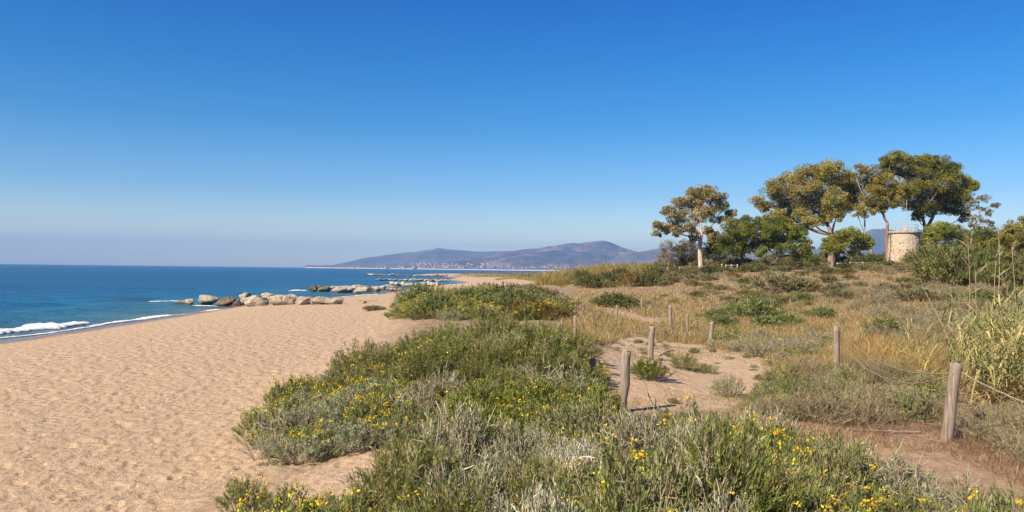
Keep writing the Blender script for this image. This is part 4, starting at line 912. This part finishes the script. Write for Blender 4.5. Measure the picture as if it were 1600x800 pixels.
# near mound: dark green feathery top
ZB = [(505, 622), (590, 592), (670, 566), (760, 550), (895, 556), (915, 600), (900, 640), (860, 650), (720, 640), (620, 612)]
k = {'bloom': 1.2, 'green': 5, 'twiggy': 1.2, 'mixed': 1.4, 'lime': 1}; l, g_ = LG(k, 'on top of the near mound', 'on top of the near mound')
fill(k, ZB, 0.44, 160, (-6, 4, 12, 28), (0.7, 1.4), l, g_, (0.75, 1.35))
# bright green lower right flank
ZC = [(720, 650), (800, 640), (900, 640), (935, 660), (930, 690), (850, 705), (730, 695)]
k = {'lime': 5, 'bloom': 2}; l, g_ = LG(k, 'on the lower right flank of the near mound', 'on the right flank of the near mound')
fill(k, ZC, 0.34, 50, (-2, 3, 8, 18), (0.8, 1.15), l, g_)
# foreground, left: yellow flowers over green
ZD = [(360, 862), (430, 842), (540, 815), (620, 790), (690, 765), (720, 790), (700, 1000), (640, 1300), (200, 1300)]
k = {'bloom': 4, 'mixed': 2, 'green': 3}; l, g_ = LG(k, 'at the front left by the sand tongue', 'at the front left')
fill(k, ZD, 0.30, 80, (-4, 0.5, 2.5, 9), (0.6, 1.1), l, g_, (0.85, 1.35))
ZE = [(690, 768), (770, 722), (850, 700), (940, 690), (1060, 690), (1115, 715), (1150, 780), (1150, 1400), (640, 1400), (700, 1000)]
k = {'bloom': 1.6, 'mixed': 2.8, 'ashen': 2.0, 'twiggy': 3.0, 'green': 2.2}; l, g_ = LG(k, 'in the front centre', 'in the front centre')
fill(k, ZE, 0.36, 110, (-1.5, 3.5, 2.5, 10.5), (0.7, 1.3), l, g_, (0.9, 1.5))
ZF = [(1100, 722), (1180, 702), (1250, 718), (1330, 768), (1450, 822), (1560, 880), (1700, 975), (1700, 1400), (1150, 1400), (1150, 800)]
k = {'twiggy': 2.2, 'mixed': 3.4, 'bloom': 3.2, 'lime': 2.4}; l, g_ = LG(k, 'at the front right', 'at the front right')
fill(k, ZF, 0.36, 115, (1, 7, 2.5, 10.5), (0.65, 1.2), l, g_, (0.85, 1.4))
# second mound
ZG = [(618, 498), (650, 470), (760, 462), (840, 468), (880, 498), (800, 503), (700, 503)]
k = {'silver': 3, 'bloom': 4, 'coarse': 2}; l, g_ = LG(k, 'on the second mound farther along the beach', 'on the second mound')
fill(k, ZG, 0.75, 150, (-12, 4, 38, 80), (1.2, 1.9), l, g_)
ZG2 = [(700, 470), (800, 455), (870, 470), (890, 495), (850, 500), (760, 480)]
k = {'greybush': 3, 'bush': 1.5}; l, g_ = LG(k, 'on the crest of the second mound', 'on the crest of the second mound')
fill(k, ZG2, 1.2, 26, (-6, 6, 42, 75), (0.9, 1.3), l, g_)
# bushes across the meadow
ZH = [(1020, 425), (1290, 425), (1420, 420), (1600, 445), (1600, 520), (1400, 470), (1200, 470), (1020, 450)]
k = {'bush': 2, 'greybush': 3, 'dryscrub': 2, 'ochre': 1}; l, g_ = LG(k, 'scattered in the back of the meadow', 'at the back of the meadow')
fill(k, ZH, 2.2, 80, (12, 70, 35, 100), (0.6, 1.3), l, g_, (0.6, 1.0))
ZI = [(1425, 425), (1470, 410), (1530, 405), (1620, 405), (1620, 455), (1500, 450)]
k = {'bush': 5, 'greybush': 2}; l, g_ = LG(k, 'in the dense bank right of the tower', 'in the bank right of the tower')
fill(k, ZI, 1.2, 90, (25, 75, 45, 100), (1.7, 2.7), l, g_)
ZJ = [(1085, 495), (1140, 460), (1250, 462), (1300, 495), (1210, 522), (1110, 522)]
k = {'coarse': 4, 'silver': 1, 'bloom': 1}; l, g_ = LG(k, 'in the meadow beyond the middle posts', 'in the middle meadow')
fill(k, ZJ, 1.3, 32, (6, 26, 24, 60), (0.6, 1.35), l, g_, (0.5, 0.85))
ZJ2 = [(1115, 545), (1130, 525), (1290, 530), (1300, 560), (1230, 575), (1180, 558)]
k = {'silver': 4, 'twiggy': 2, 'bloom': 1.2, 'coarse': 1}; l, g_ = LG(k, 'beside the long slack rope', 'beside the long slack rope')
fill(k, ZJ2, 0.55, 48, (5, 14, 17, 34), (0.8, 1.2), l, g_, (0.5, 0.85))
ZJ3 = [(1330, 450), (1500, 450), (1640, 470), (1640, 520), (1480, 560), (1330, 520)]
k = {'dryscrub': 4, 'twiggy': 3, 'coarse': .6}; l, g_ = LG(k, 'in the dry scrub behind the reeds', 'in the dry scrub behind the reeds')
fill(k, ZJ3, 1.2, 70, (9, 45, 20, 60), (1.1, 1.9), l, g_, (0.6, 0.95))
ZJ4 = [(1000, 470), (1100, 450), (1300, 450), (1330, 520), (1240, 520), (1120, 470), (1030, 490)]
k = {'greybush': 2, 'dryscrub': 3, 'bloom': 1.2, 'coarse': 1.5}; l, g_ = LG(k, 'scattered through the middle of the meadow', 'scattered in the middle of the meadow')
fill(k, ZJ4, 1.6, 60, (6, 40, 22, 75), (0.6, 1.1), l, g_, (0.5, 0.8))
ZP = [(930, 520), (1000, 505), (1080, 530), (1200, 550), (1225, 580), (1200, 625), (1110, 650), (1000, 655), (945, 640)]
k = {'twiggy': 2, 'green': 2, 'silver': 1.5, 'dryscrub': 1.5}; l, g_ = LG(k, 'as a small tuft on the sandy clearing', 'tufts on the sandy clearing')
fill(k, ZP, 0.5, 60, (1, 9, 12, 34), (0.2, 0.42), l, g_, (0.5, 0.9))
ZK = [(1185, 640), (1230, 600), (1330, 592), (1460, 605), (1455, 655), (1380, 664), (1280, 662), (1205, 658)]
k = {'dryscrub': 4, 'mixed': 2.5, 'twiggy': 2.2, 'silver': .8}; l, g_ = LG(k, 'along the rope between the two right posts', 'between the two right posts')
fill(k, ZK, 0.40, 80, (3.5, 9.5, 10.5, 19), (0.5, 1.15), l, g_, (0.6, 1.15))
ZL = [(1520, 668), (1570, 660), (1640, 680), (1640, 735), (1580, 715), (1525, 690)]
k = {'dryscrub': 5, 'twiggy': 2}; l, g_ = LG(k, 'at the foot of the reeds on the right edge', 'at the foot of the reeds')
fill(k, ZL, 0.36, 30, (5.5, 9, 8.5, 13), (0.55, 0.85), l, g_, (0.6, 0.95))
for (x0_, x1_, ya, yb, nn_, wh, gw) in ((20, 50, 88, 97, 34, 'before the grove trunks', 'before the grove trunks'), (17, 58, 105, 122, 60, 'in the hedge behind the grove', 'in the hedge behind the grove')):
    k = {'bush': 4, 'greybush': 3, 'ochre': 1}; l, g_ = LG(k, wh, gw)
    big = yb > 110
    fill(k, [(-9999, -9999), (9999, -9999), (9999, 9999), (-9999, 9999)], 1.3, nn_, (x0_, x1_, ya, yb), (1.2, 2.1) if big else (0.8, 1.4), l, g_, (0.9, 1.4) if big else (0.6, 1.0))
ZM = [(905, 440), (950, 435), (1020, 433), (1020, 448), (930, 450), (890, 447)]
k = {'bush': 3, 'greybush': 1, 'ochre': 1}; l, g_ = LG(k, 'along the foot of the golden reed ridge', 'below the reed ridge')
fill(k, ZM, 1.6, 34, (0, 20, 60, 95), (0.9, 1.6), l, g_)
# single plants that stand out
def one(kind, px, py, s, label, hs=1.0):
    p = at(px, py); return shrub(kind, p.x, p.y, s, label, None, hs)
one('lime', 1015, 592, 0.95, 'round yellow-green bush right of the nearest path post', 1.0)
one('green', 1068, 577, 0.75, 'dull green shrub right of the yellow-green bush on the sand', 0.9)
one('mixed', 1100, 582, 0.7, 'low sprawling shrub at the right end of the row on the sand', 0.7)
one('twiggy', 1140, 620, 0.65, 'upright wispy plant alone on sand', 1.5)
one('green', 1225, 618, 1.1, 'dark green bush at the right edge of the sandy clearing', 0.9)
one('mixed', 1246, 622, 0.9, 'second dark bush touching the one at the edge of the clearing', 0.9)
one('ochre', 822, 500, 1.45, 'large ochre-brown bush at the right front of the second mound', 0.8)
one('ochre', 858, 500, 1.2, 'smaller ochre-brown bush right of the large one on the second mound', 0.75)
one('bush', 955, 480, 1.5, 'dense green bush beside the far end of the sandy path', 0.7)
one('bush', 978, 482, 1.2, 'lower green bush touching the dense one at the far path', 0.65)
one('greybush', 584, 485, 0.9, 'small isolated grey shrub on the open beach below the second groyne', 0.5)
one('greybush', 1218, 455, 2.3, 'wide grey-green rounded bush in the meadow below the broad pine', 0.8)
one('greybush', 1246, 457, 2.0, 'grey-green bush adjoining the wide one in the meadow', 0.7)
one('coarse', 1185, 500, 1.8, 'tall blue-green clump of leaves in the middle of the meadow', 1.0)
one('coarse', 1160, 496, 1.5, 'blue-green clump left of the tall one in the meadow', 0.9)
one('coarse', 1385, 528, 1.3, 'small blue-green clump in dry grass left of the reeds', 0.9)
one('twiggy', 1030, 525, 0.8, 'wispy dry plant left of the middle path post', 1.0)
one('lime', 895, 552, 0.7, 'green plant leaning on the thin left path post', 1.1)
one('bloom', 385, 800, 0.7, 'lone yellow flowered plant at the very front left on the sand', 1.2)
one('silver', 440, 725, 0.5, 'small silver sprig trailing onto the sand below the near mound', 0.5)
one('silver', 415, 728, 0.4, 'tiny silver sprig at the sand edge left of the trailing sprig', 0.5)

#==GRASS==
def grass(name, label, poly, n, yr, hgt, cols, wts=None, width=0.004, lean=0.35, xr=None, avoid=(), thresh=None, tall=0.0, up=1.0):
    """a sheet of grass: blades rooted on the ground, thinner and fewer tufts far away"""
    global RNG
    RNG = np.random.default_rng(abs(hash(label)) % 1000 if False else sum(map(ord, label)))
    k = n * 12; inv = RNG.uniform(1 / yr[1], 1 / yr[0], k); Y = 1 / inv
    lo, hi = xr if xr else (-10, 90)
    px0 = RNG.uniform(min(p[0] for p in poly) - 5, max(p[0] for p in poly) + 5, k); X = (px0 - 800) / F * Y
    px, py = proj(X, Y, H(X, Y)); ok = inpoly(px, py, poly) & (X > lo) & (X < hi)
    wa = 14 * fbm(X * 0.7 + 3, Y * 0.7, 4); wb = 10 * fbm(X * 0.7 - 8, Y * 0.7 + 5, 4)
    for a in avoid: ok &= ~(inpoly(px + wa, py + wb, a) & (RNG.random(k) < 0.93))
    nz = fbm(X * 0.35 + 11, Y * 0.2, 3)
    if thresh is not None: ok &= nz > thresh + RNG.uniform(-.25, .25, k)
    X = X[ok][:n]; Y = Y[ok][:n]; nz = nz[ok][:n]; m_ = len(X)
    cl = fbm(X * 1.3, Y * 0.8, 2)
    h = hgt * RNG.uniform(0.45, 1.15, m_) * (1 + 0.9 * cl)
    if tall: h *= 1 + tall * (RNG.random(m_) < 0.05)
    P = np.stack([X, Y, H(X, Y) - 0.02], 1)
    a = RNG.uniform(0, 2 * pi, m_); d = np.abs(RNG.normal(0, lean, m_)); D = np.stack([np.cos(a) * d, np.sin(a) * d, up + 0 * a], 1)
    b = np.stack([np.cos(a), np.sin(a), -0.5 + 0 * a], 1) * RNG.uniform(0.1, 0.7, (m_, 1))
    # patches of one colour
    cols = np.asarray(cols, float) * np.array([1.5, 1.25, 1.05]); nc_ = len(cols); f = np.clip((nz + 0.75) / 1.5 + RNG.normal(0, 0.16, m_), 0, 0.999) * nc_
    tint = cols[f.astype(int)] * (1 + RNG.normal(0, 0.25, (m_, 1))) * (1 + 0.35 * cl[:, None])
    g = Geo(); w_ = np.maximum(width, 0.00042 * Y) * RNG.uniform(0.7, 1.5, m_)
    blades(g, P, D, b, np.maximum(h, 0.05), w_, np.clip(tint, 0.01, 0.7))
    o = obj(name, g.mesh(name, [M_GRASS]), kind='stuff'); tag(o, label, 'grass'); return o
MEADOW = [(870, 500), (885, 468), (930, 440), (1020, 432), (1100, 428), (1300, 425), (1400, 425), (1640, 440), (1640, 600), (1490, 600), (1330, 600), (1220, 585), (1190, 555), (1080, 540), (1000, 528), (940, 540), (900, 530)]
grass('meadow_grass', 'dry tan and olive meadow grass between the path and the grove', MEADOW, 132000, (17, 98), 0.36,
      [(0.14, 0.13, 0.065), (0.24, 0.19, 0.11), (0.19, 0.19, 0.075), (0.33, 0.265, 0.13), (0.28, 0.235, 0.085), (0.20, 0.20, 0.12), (0.36, 0.29, 0.16), (0.23, 0.17, 0.115), (0.26, 0.24, 0.10)], avoid=[PATH, TRAIL])
grass('golden_grass', 'tall golden dry grass behind the second right post', [(1305, 545), (1420, 530), (1470, 560), (1470, 600), (1310, 600)], 9000, (13, 27), 0.62, [(0.27, 0.205, 0.085), (0.33, 0.26, 0.115), (0.22, 0.18, 0.075), (0.20, 0.19, 0.09)], lean=0.18, avoid=[])
grass('ridge_reeds', 'golden-green reed grass covering the ridge behind the second mound', [(838, 446), (850, 425), (900, 415), (1010, 415), (1020, 436), (930, 438), (880, 446)], 26000, (70, 118), 1.35, [(0.22, 0.20, 0.075), (0.28, 0.245, 0.095), (0.16, 0.165, 0.065), (0.33, 0.28, 0.13)], lean=0.22, tall=0.3)
grass('beach_edge_grass', 'yellowish low plants along the far edge of the beach', [(690, 446), (845, 428), (900, 440), (880, 450), (840, 440), (800, 436)], 9000, (75, 420), 0.6, [(0.24, 0.20, 0.06), (0.15, 0.15, 0.05), (0.30, 0.24, 0.06)], xr=(-5, 60))
grass('far_dune_grass', 'olive strip of low plants on the far dune before the bay', [(700, 433), (725, 427), (760, 423), (860, 422), (860, 433), (800, 433)], 5000, (230, 720), 0.8, [(0.15, 0.15, 0.06), (0.22, 0.19, 0.07), (0.11, 0.12, 0.05)], xr=(-60, 60))
grass('path_edge_grass', 'sparse dry grass creeping over the sandy clearing', [(900, 500), (1000, 500), (1080, 535), (1200, 550), (1230, 600), (1190, 640), (1080, 660), (940, 650), (925, 560)], 6000, (11, 40), 0.11, [(0.25, 0.18, 0.09), (0.17, 0.15, 0.06), (0.13, 0.14, 0.05)], thresh=0.15, lean=0.9)
grass('dune_grass', 'thin dry grass filling the gaps between shrubs on the near mound and front', [(480, 610), (640, 560), (900, 550), (930, 640), (1100, 660), (1230, 640), (1480, 680), (1640, 740), (1640, 1200), (400, 1200), (600, 800), (720, 715), (480, 720), (420, 690)], 26000, (4, 27), 0.17,
      [(0.16, 0.15, 0.06), (0.24, 0.19, 0.10), (0.20, 0.17, 0.09), (0.13, 0.13, 0.05), (0.28, 0.23, 0.14)], lean=0.55, avoid=[PATH, SOIL, TONGUE])
grass('trampled_straw', 'dry straw lying around the foot of the leaning right post', [(1190, 650), (1480, 670), (1640, 720), (1640, 780), (1480, 710), (1250, 690)], 12000, (8, 14), 0.2, [(0.25, 0.19, 0.125), (0.31, 0.25, 0.165), (0.18, 0.13, 0.09), (0.14, 0.11, 0.075)], lean=2.2)

# ------------------------------------------------------------------ reeds on the right
def reed_parts(seed, h, nl, cols, dry=False):
    global RNG
    RNG = np.random.default_rng(seed); gs = Geo(); lean = RNG.normal(0, 0.10, 2)
    zz = np.linspace(-0.05, h, 7); pts = np.stack([lean[0] * zz ** 1.4, lean[1] * zz ** 1.4, zz], 1)
    tube(gs, pts, np.linspace(0.011, 0.004, 7), 5, (0.26, 0.25, 0.11) if not dry else (0.44, 0.33, 0.17))
    gl = Geo(); hh = np.linspace(0.12, 0.98, nl)
    for i, f in enumerate(hh):
        L = RNG.uniform(0.45, 0.8) * (1.1 - 0.45 * f) * (h / 2.0) ** 0.5; a = i * pi + RNG.normal(0, 0.5); p = np.array([np.interp(f * h, zz, pts[:, 0]), np.interp(f * h, zz, pts[:, 1]), f * h])
        o = np.array([cos(a), sin(a), 0]); sd = np.array([-sin(a), cos(a), 0]); rise = RNG.uniform(0.4, 1.1); dr = RNG.uniform(0.6, 1.7); V = []
        W = RNG.uniform(0.022, 0.042)
        for t, ww in ((0, 0.5), (0.25, 1.0), (0.55, 0.8), (0.8, 0.45), (1.0, 0.03)):
            c = p + o * L * t * 0.85 + np.array([0, 0, L * (rise * t - dr * t * t)]); V += [c - sd * W * ww / 2, c + sd * W * ww / 2]
        c = pal(1, cols if f > 0.3 else [(0.34, 0.26, 0.12), (0.27, 0.2, 0.10)], None, 0.2)
        gl.add(V, [(2 * k, 2 * k + 1, 2 * k + 3, 2 * k + 2) for k in range(4)], None, c[0])
    return [('stem', gs.mesh('stem', [M_TWIG])), ('leaves', gl.mesh('leaves', [M_LEAF]))]
RC = [(0.19, 0.20, 0.075), (0.25, 0.24, 0.10), (0.31, 0.27, 0.13), (0.15, 0.17, 0.07), (0.34, 0.28, 0.15)]
RP = [reed_parts(s, h, n, RC) for s, h, n in ((1, 1.75, 28), (2, 1.4, 24), (3, 1.95, 32), (4, 1.2, 20), (5, 1.6, 26))]
RNG = np.random.default_rng(5)
RPR = {}
def reed(x, y, s, label, group):
    v = int(RNG.integers(0, 5)); z = float(H(x, y)); rot = (RNG.normal(0, .07), RNG.normal(0, .07), RNG.uniform(0, 6.28))
    if v not in RPR:
        r = thing('reed', label, 'reed', (x, y, z), 0, group); r.rotation_euler = rot; r.scale = (s, s, s); RPR[v] = r
        for nm, me in RP[v]:
            o = obj(nm, me, r)
            if nm == 'leaves': o['kind'] = 'stuff'
    else:
        r = dup(RPR[v], (x, y, z), rot, (s, s, s)); tag(r, label, 'reed', group)
for x, y in scatter([(1490, 640), (1525, 590), (1560, 560), (1680, 540), (1720, 670), (1560, 665)], 0.145, 240, (6, 17, 11, 22), []):
    q_ = proj(np.array([x]), np.array([y]), H(np.array([x]), np.array([y]))); c_ = 'left edge' if q_[0][0] < 1545 else 'middle' if q_[0][0] < 1610 else 'right edge'; r_2 = 'front' if y < 13.5 else 'middle' if y < 16.5 else 'back'
    reed(x, y, RNG.uniform(0.8, 1.15), 'green and straw reed of the dense right stand, %s, %s row' % (c_, r_2), 'reeds of the right stand, %s, %s row' % (c_, r_2))
for x, y in scatter([(1380, 590), (1480, 560), (1530, 580), (1500, 620), (1420, 610)], 0.4, 22, (6, 12, 13, 22), []):
    reed(x, y, RNG.uniform(0.5, 0.75), 'short green reed in dry grass left of the dense stand', 'short reeds left of the stand')
def cane(px, py_top, py_base, Y, label, bend=0.0):
    px_top_ph = px * 0.7
    p = at_depth(px, py_base, Y); z = float(H(p.x, Y)); q = at_depth(px, py_top, Y); h = q.z - z
    root = thing('dry_cane', label, 'reed', (p.x, Y, z)); g = Geo(); zz = np.linspace(-0.05, h, 9)
    wv = 0.045 * np.sin(zz * 2.1 + px_top_ph) * (zz > 0.2); tube(g, np.stack([bend * (zz / h) ** 2 + wv, wv * 0.6, zz], 1), np.linspace(0.013, 0.005, 9), 6, (0.34, 0.255, 0.145)); obj('stem', g.mesh('stem', [M_TWIG], True), root)
    gl = Geo()
    for f in (0.45, 0.62, 0.8, 0.96):
        a = RNG.uniform(0, 6.28); c = np.array([bend * f * f, 0, f * h]); o = np.array([cos(a), sin(a), 0])
        leaves(gl, np.array([c, c + [0, 0, .05]]), np.array([o + [0, 0, 0.6], -o + [0, 0, .8]]), np.array([[0, 0, 1.0], [0, 0, 1.0]]) + RNG.normal(0, .3, (2, 3)), 0.42, 0.04, (0.36, 0.28, 0.15))
    for i_ in range(16):
        a = RNG.uniform(0, 6.28); f = RNG.uniform(0.93, 1.02); c = np.array([bend * f * f, 0, f * h])
        leaves(gl, c[None], np.array([[cos(a) * 0.5, sin(a) * 0.5, 0.8]]), RNG.normal(0, 1, (1, 3)), 0.16, 0.014, (0.34, 0.27, 0.17))
    obj('leaves', gl.mesh('leaves', [M_LEAF]), root, kind='stuff')
cane(1513, 378, 600, 18, 'tall bare cane farthest left of the dry canes on the right')
cane(1526, 425, 600, 18.5, 'shorter thin cane just right of the leftmost bare cane')
cane(1557, 358, 610, 16, 'tallest straight dry cane rising above the reed stand', 0.05)
cane(1553, 396, 605, 16.6, 'dry cane leaning close on the left of the tallest cane', 0.06)
cane(1586, 385, 610, 16, 'reddish dry cane near the right edge of the picture', -0.04)
cane(1597, 400, 600, 17, 'dry cane cut by the right edge of the picture', 0.1)
cane(1575, 440, 610, 16.5, 'short broken cane between the tallest and the reddish cane', -0.05)

# ------------------------------------------------------------------ fence posts and ropes
def wood_mat():
    m, t, b = mat("weathered_wood"); tc = N(t, 'ShaderNodeTexCoord'); mp = N(t, 'ShaderNodeMapping'); mp.inputs['Scale'].default_value = (28, 28, 2.2); t.links.new(tc.outputs['Object'], mp.inputs[0])
    n = noise(t, 1.0, 6, mp.outputs[0], 0.65); n2 = noise(t, 3.5, 4, tc.outputs['Object'])
    c = ramp(t, n.outputs['Fac'], [(0.3, (0.085, 0.062, 0.045)), (0.5, (0.25, 0.19, 0.14)), (0.7, (0.38, 0.305, 0.235))])
    c = mixc(t, ramp(t, n2.outputs['Fac'], [(0.55, (0, 0, 0)), (0.7, (.6, .6, .6))]), c, (0.30, 0.19, 0.055))
    t.links.new(c, b.inputs['Base Color']); b.inputs['Roughness'].default_value = 0.9; bump(t, b, n.outputs['Fac'], 0.012); return m
M_WOOD = wood_mat()
M_CUT = simple_noise_mat("cut_wood", (0.24, 0.19, 0.13), (0.36, 0.29, 0.21), 20, bscale=40, bdist=0.01)
M_ROPE = simple_noise_mat("rope_fibre", (0.18, 0.145, 0.10), (0.31, 0.255, 0.185), 30, bscale=120, bdist=0.004)
TOPS = {}
def post(key, top, base, w_px, label, notch=True):
    p = at(*base); Y = p.y; q = at_depth(top[0], top[1], Y); s = Y / F
    root = thing('fence_post', label, 'post', p); g = np.random.default_rng(len(TOPS) + 3)
    d = np.array(q) - np.array(p); r = w_px * s / 2
    gg = Geo(); tt = np.array([-0.12, 0.0, 0.2, 0.45, 0.7, 0.9, 0.985]); pts = tt[:, None] * d + g.normal(0, r * 0.07, (7, 3)) * np.array([1, 1, 0])
    tube(gg, pts, r * np.array([1.08, 1.08, 1.03, 1.0, 0.98, 0.97, 0.95]) * g.uniform(0.96, 1.04, 7), 12)
    obj('shaft', gg.mesh('shaft', [M_WOOD], False), root)
    gc = Geo(); tube(gc, [pts[-1], d * 0.997, d * 1.004], [r * 0.93, r * 0.86, r * 0.7], 12); obj('cut_top', gc.mesh('cut_top', [M_CUT]), root)
    TOPS[key] = (np.array(p), d, r); return root
post('A', (979, 547), (972, 643), 15, 'nearest path post, stained at its foot, on the left side of the clearing')
post('B', (1019, 508.5), (1016, 562), 9.5, 'second path post standing behind the yellow-green bush')
post('C', (899, 512), (900, 552), 6, 'thin post at the edge of the dark near mound')
post('D', (899, 494), (899, 515), 5, 'post with a loop of rope behind the thin left post')
post('E', (912, 482), (908, 497), 4, 'short post leaning right at the left of the far path')
post('Fa', (941, 484), (940, 496), 3, 'very small stake left of the three stakes by the far path')
post('Fb', (955, 485), (954, 497), 3, 'very small stake in the middle of the three by the far path')
post('Fc', (964, 477), (964, 500), 4, 'taller stake right of the three by the far path')
post('Fd', (1003, 466), (1003, 486), 3.5, 'distant stake in dry grass right of the far path')
post('G', (1047, 478), (1048, 512), 5.5, 'farthest post of the right rope line')
post('H', (1074, 491), (1074, 519), 4.5, 'second farthest thinner post of the right rope line')
post('I', (1113, 502), (1110, 540), 7, 'third post of the right rope line beside grey-green plants')
post('J', (1307, 510), (1307, 592), 9.5, 'fourth post of the right rope line in front of golden grass')
post('K', (1494, 565), (1479, 689), 17.5, 'nearest thick grey post leaning right beside the reeds')
post('L', (877, 455), (877, 466), 3, 'tiny stake right of the second mound crest')
post('M', (903, 464), (902, 480), 3, 'tiny stake on the slope right of the ochre bush')
def rope(label, pts, r=0.011, sag=0.0):
    pts = np.array(pts, float); n = 8 * (len(pts) - 1) + 1
    t = np.linspace(0, len(pts) - 1, n); X = np.stack([np.interp(t, range(len(pts)), pts[:, c]) for c in range(3)], 1)
    f = t - np.floor(t); X[:, 2] -= sag * 4 * f * (1 - f)
    for it in range(2): X[1:-1] = (X[:-2] + 2 * X[1:-1] + X[2:]) / 4 if sag == 0 else X[1:-1]
    X[1:-1] += np.random.default_rng(len(label)).normal(0, r * 0.35, (n - 2, 3))
    g = Geo(); tube(g, X - X[0], r, 6); o = obj('rope', g.mesh('rope', [M_ROPE], True), None, X[0]); tag(o, label, 'rope')
def onpost(key, f, side=0.0):
    p, d, r = TOPS[key]; return p + d * f + np.array([side * r, -r * 0.7, 0])
def gp(px, py, up=0.03): v = at(px, py); return (v.x, v.y, v.z + up)
def air(px, py, Y): v = at_depth(px, py, Y); return np.array(v)
YA = TOPS['A'][0][1]
rope('broken rope dangling from the nearest path post down to the sand', [onpost('A', 0.72, .6), air(995, 582, YA), air(1008, 598, YA), air(1012, 615, YA - .2), gp(1022, 637)], 0.009)
rope('rope loop hanging from the looped left post down onto the path', [onpost('D', 0.95, .3), air(906, 506, TOPS['D'][0][1] - 1), air(914, 525, TOPS['D'][0][1] - 4), gp(930, 538), gp(948, 540), gp(965, 530)], 0.013)
rope('rope sagging left from the second path post', [onpost('B', 0.88, -.8), air(1005, 517, TOPS['B'][0][1]), air(990, 519, TOPS['B'][0][1] + 1.0)], 0.011)
rope('rope stretched from the farthest to the second post of the right line', [onpost('G', 0.95, .5), onpost('H', 0.95, 0)], 0.016, 0.04)
rope('rope stretched between the second and third posts of the right line', [onpost('H', 0.9, 0), onpost('I', 0.92, 0)], 0.016, 0.06)
rope('long slack rope from the third to the fourth post of the right line', [onpost('I', 0.9, .5), onpost('J', 0.9, -.5)], 0.009, 0.42)
rope('upper slack rope from the fourth post to the nearest leaning post', [onpost('J', 0.93, .6), onpost('K', 0.86, -.7)], 0.010, 0.30)
rope('lower slack rope from the fourth post to the nearest leaning post', [onpost('J', 0.78, .6), onpost('K', 0.84, -.7)], 0.009, 0.46)
rope('thick rope running right from the nearest leaning post into the reeds', [onpost('K', 0.86, .8), air(1545, 605, TOPS['K'][0][1] - .4), air(1600, 629, TOPS['K'][0][1] - .9), air(1660, 650, TOPS['K'][0][1] - 1.4)], 0.012)
rope('fallen rope lying straight on the soil left of the leaning post', [gp(1288, 673), gp(1330, 674), gp(1390, 677), gp(1440, 679)], 0.012)
rope('rope between the looped post and the short leaning post', [onpost('D', 0.95, 0), onpost('E', 0.9, 0)], 0.014, 0.08)
rope('thin rope running along the three small stakes by the far path', [onpost('E', 0.9, .5), onpost('Fa', 0.9), onpost('Fb', 0.9), onpost('Fc', 0.9)], 0.014, 0.05)

# sticks on the sand
def stick(label, a, b, r):
    p = np.array(gp(*a, up=r)); q = np.array(gp(*b, up=r)); m_ = (p + q) / 2 + [0, 0.06, 0.03]; g = Geo()
    tube(g, [0 * p, (m_ - p), (q - p)], [r, r * 1.1, r * 0.5], 6, (0.30, 0.22, 0.15)); o = obj('stick', g.mesh('stick', [M_TWIG], True), None, p); tag(o, label, 'stick')
stick('dry forked stick lying on sand behind the yellow-green bush', (1030, 556), (1054, 549), 0.025)
stick('long thin driftwood line on the beach near the second groyne', (560, 470.5), (590, 471), 0.05)
stick('small driftwood piece on the beach left of the isolated shrub', (567, 474.5), (573, 474), 0.09)
#==HAZE==
def haze():
    x0, x1, y0, y1, z0, z1 = -9900, 9900, -9900, 9900, -6, 305
    V = [(x0, y0, z0), (x1, y0, z0), (x1, y1, z0), (x0, y1, z0), (x0, y0, z1), (x1, y0, z1), (x1, y1, z1), (x0, y1, z1)]
    Q = [(0, 3, 2, 1), (4, 5, 6, 7), (0, 1, 5, 4), (1, 2, 6, 5), (2, 3, 7, 6), (3, 0, 4, 7)]
    m = bpy.data.materials.new("haze_air"); m.use_nodes = True; t = m.node_tree; t.nodes.clear()
    o = t.nodes.new('ShaderNodeOutputMaterial'); v = t.nodes.new('ShaderNodeVolumePrincipled')
    v.inputs['Color'].default_value = (0.295, 0.51, 0.93, 1); v.inputs['Density'].default_value = 1.45e-4; v.inputs['Anisotropy'].default_value = 0.0
    t.links.new(v.outputs[0], o.inputs['Volume'])
    h = obj('haze', mesh_np('haze', V, Q, None, [m]), kind='stuff'); h['label'] = 'thin blue sea haze lying over the bay and far hills'; h['category'] = 'haze'
haze()
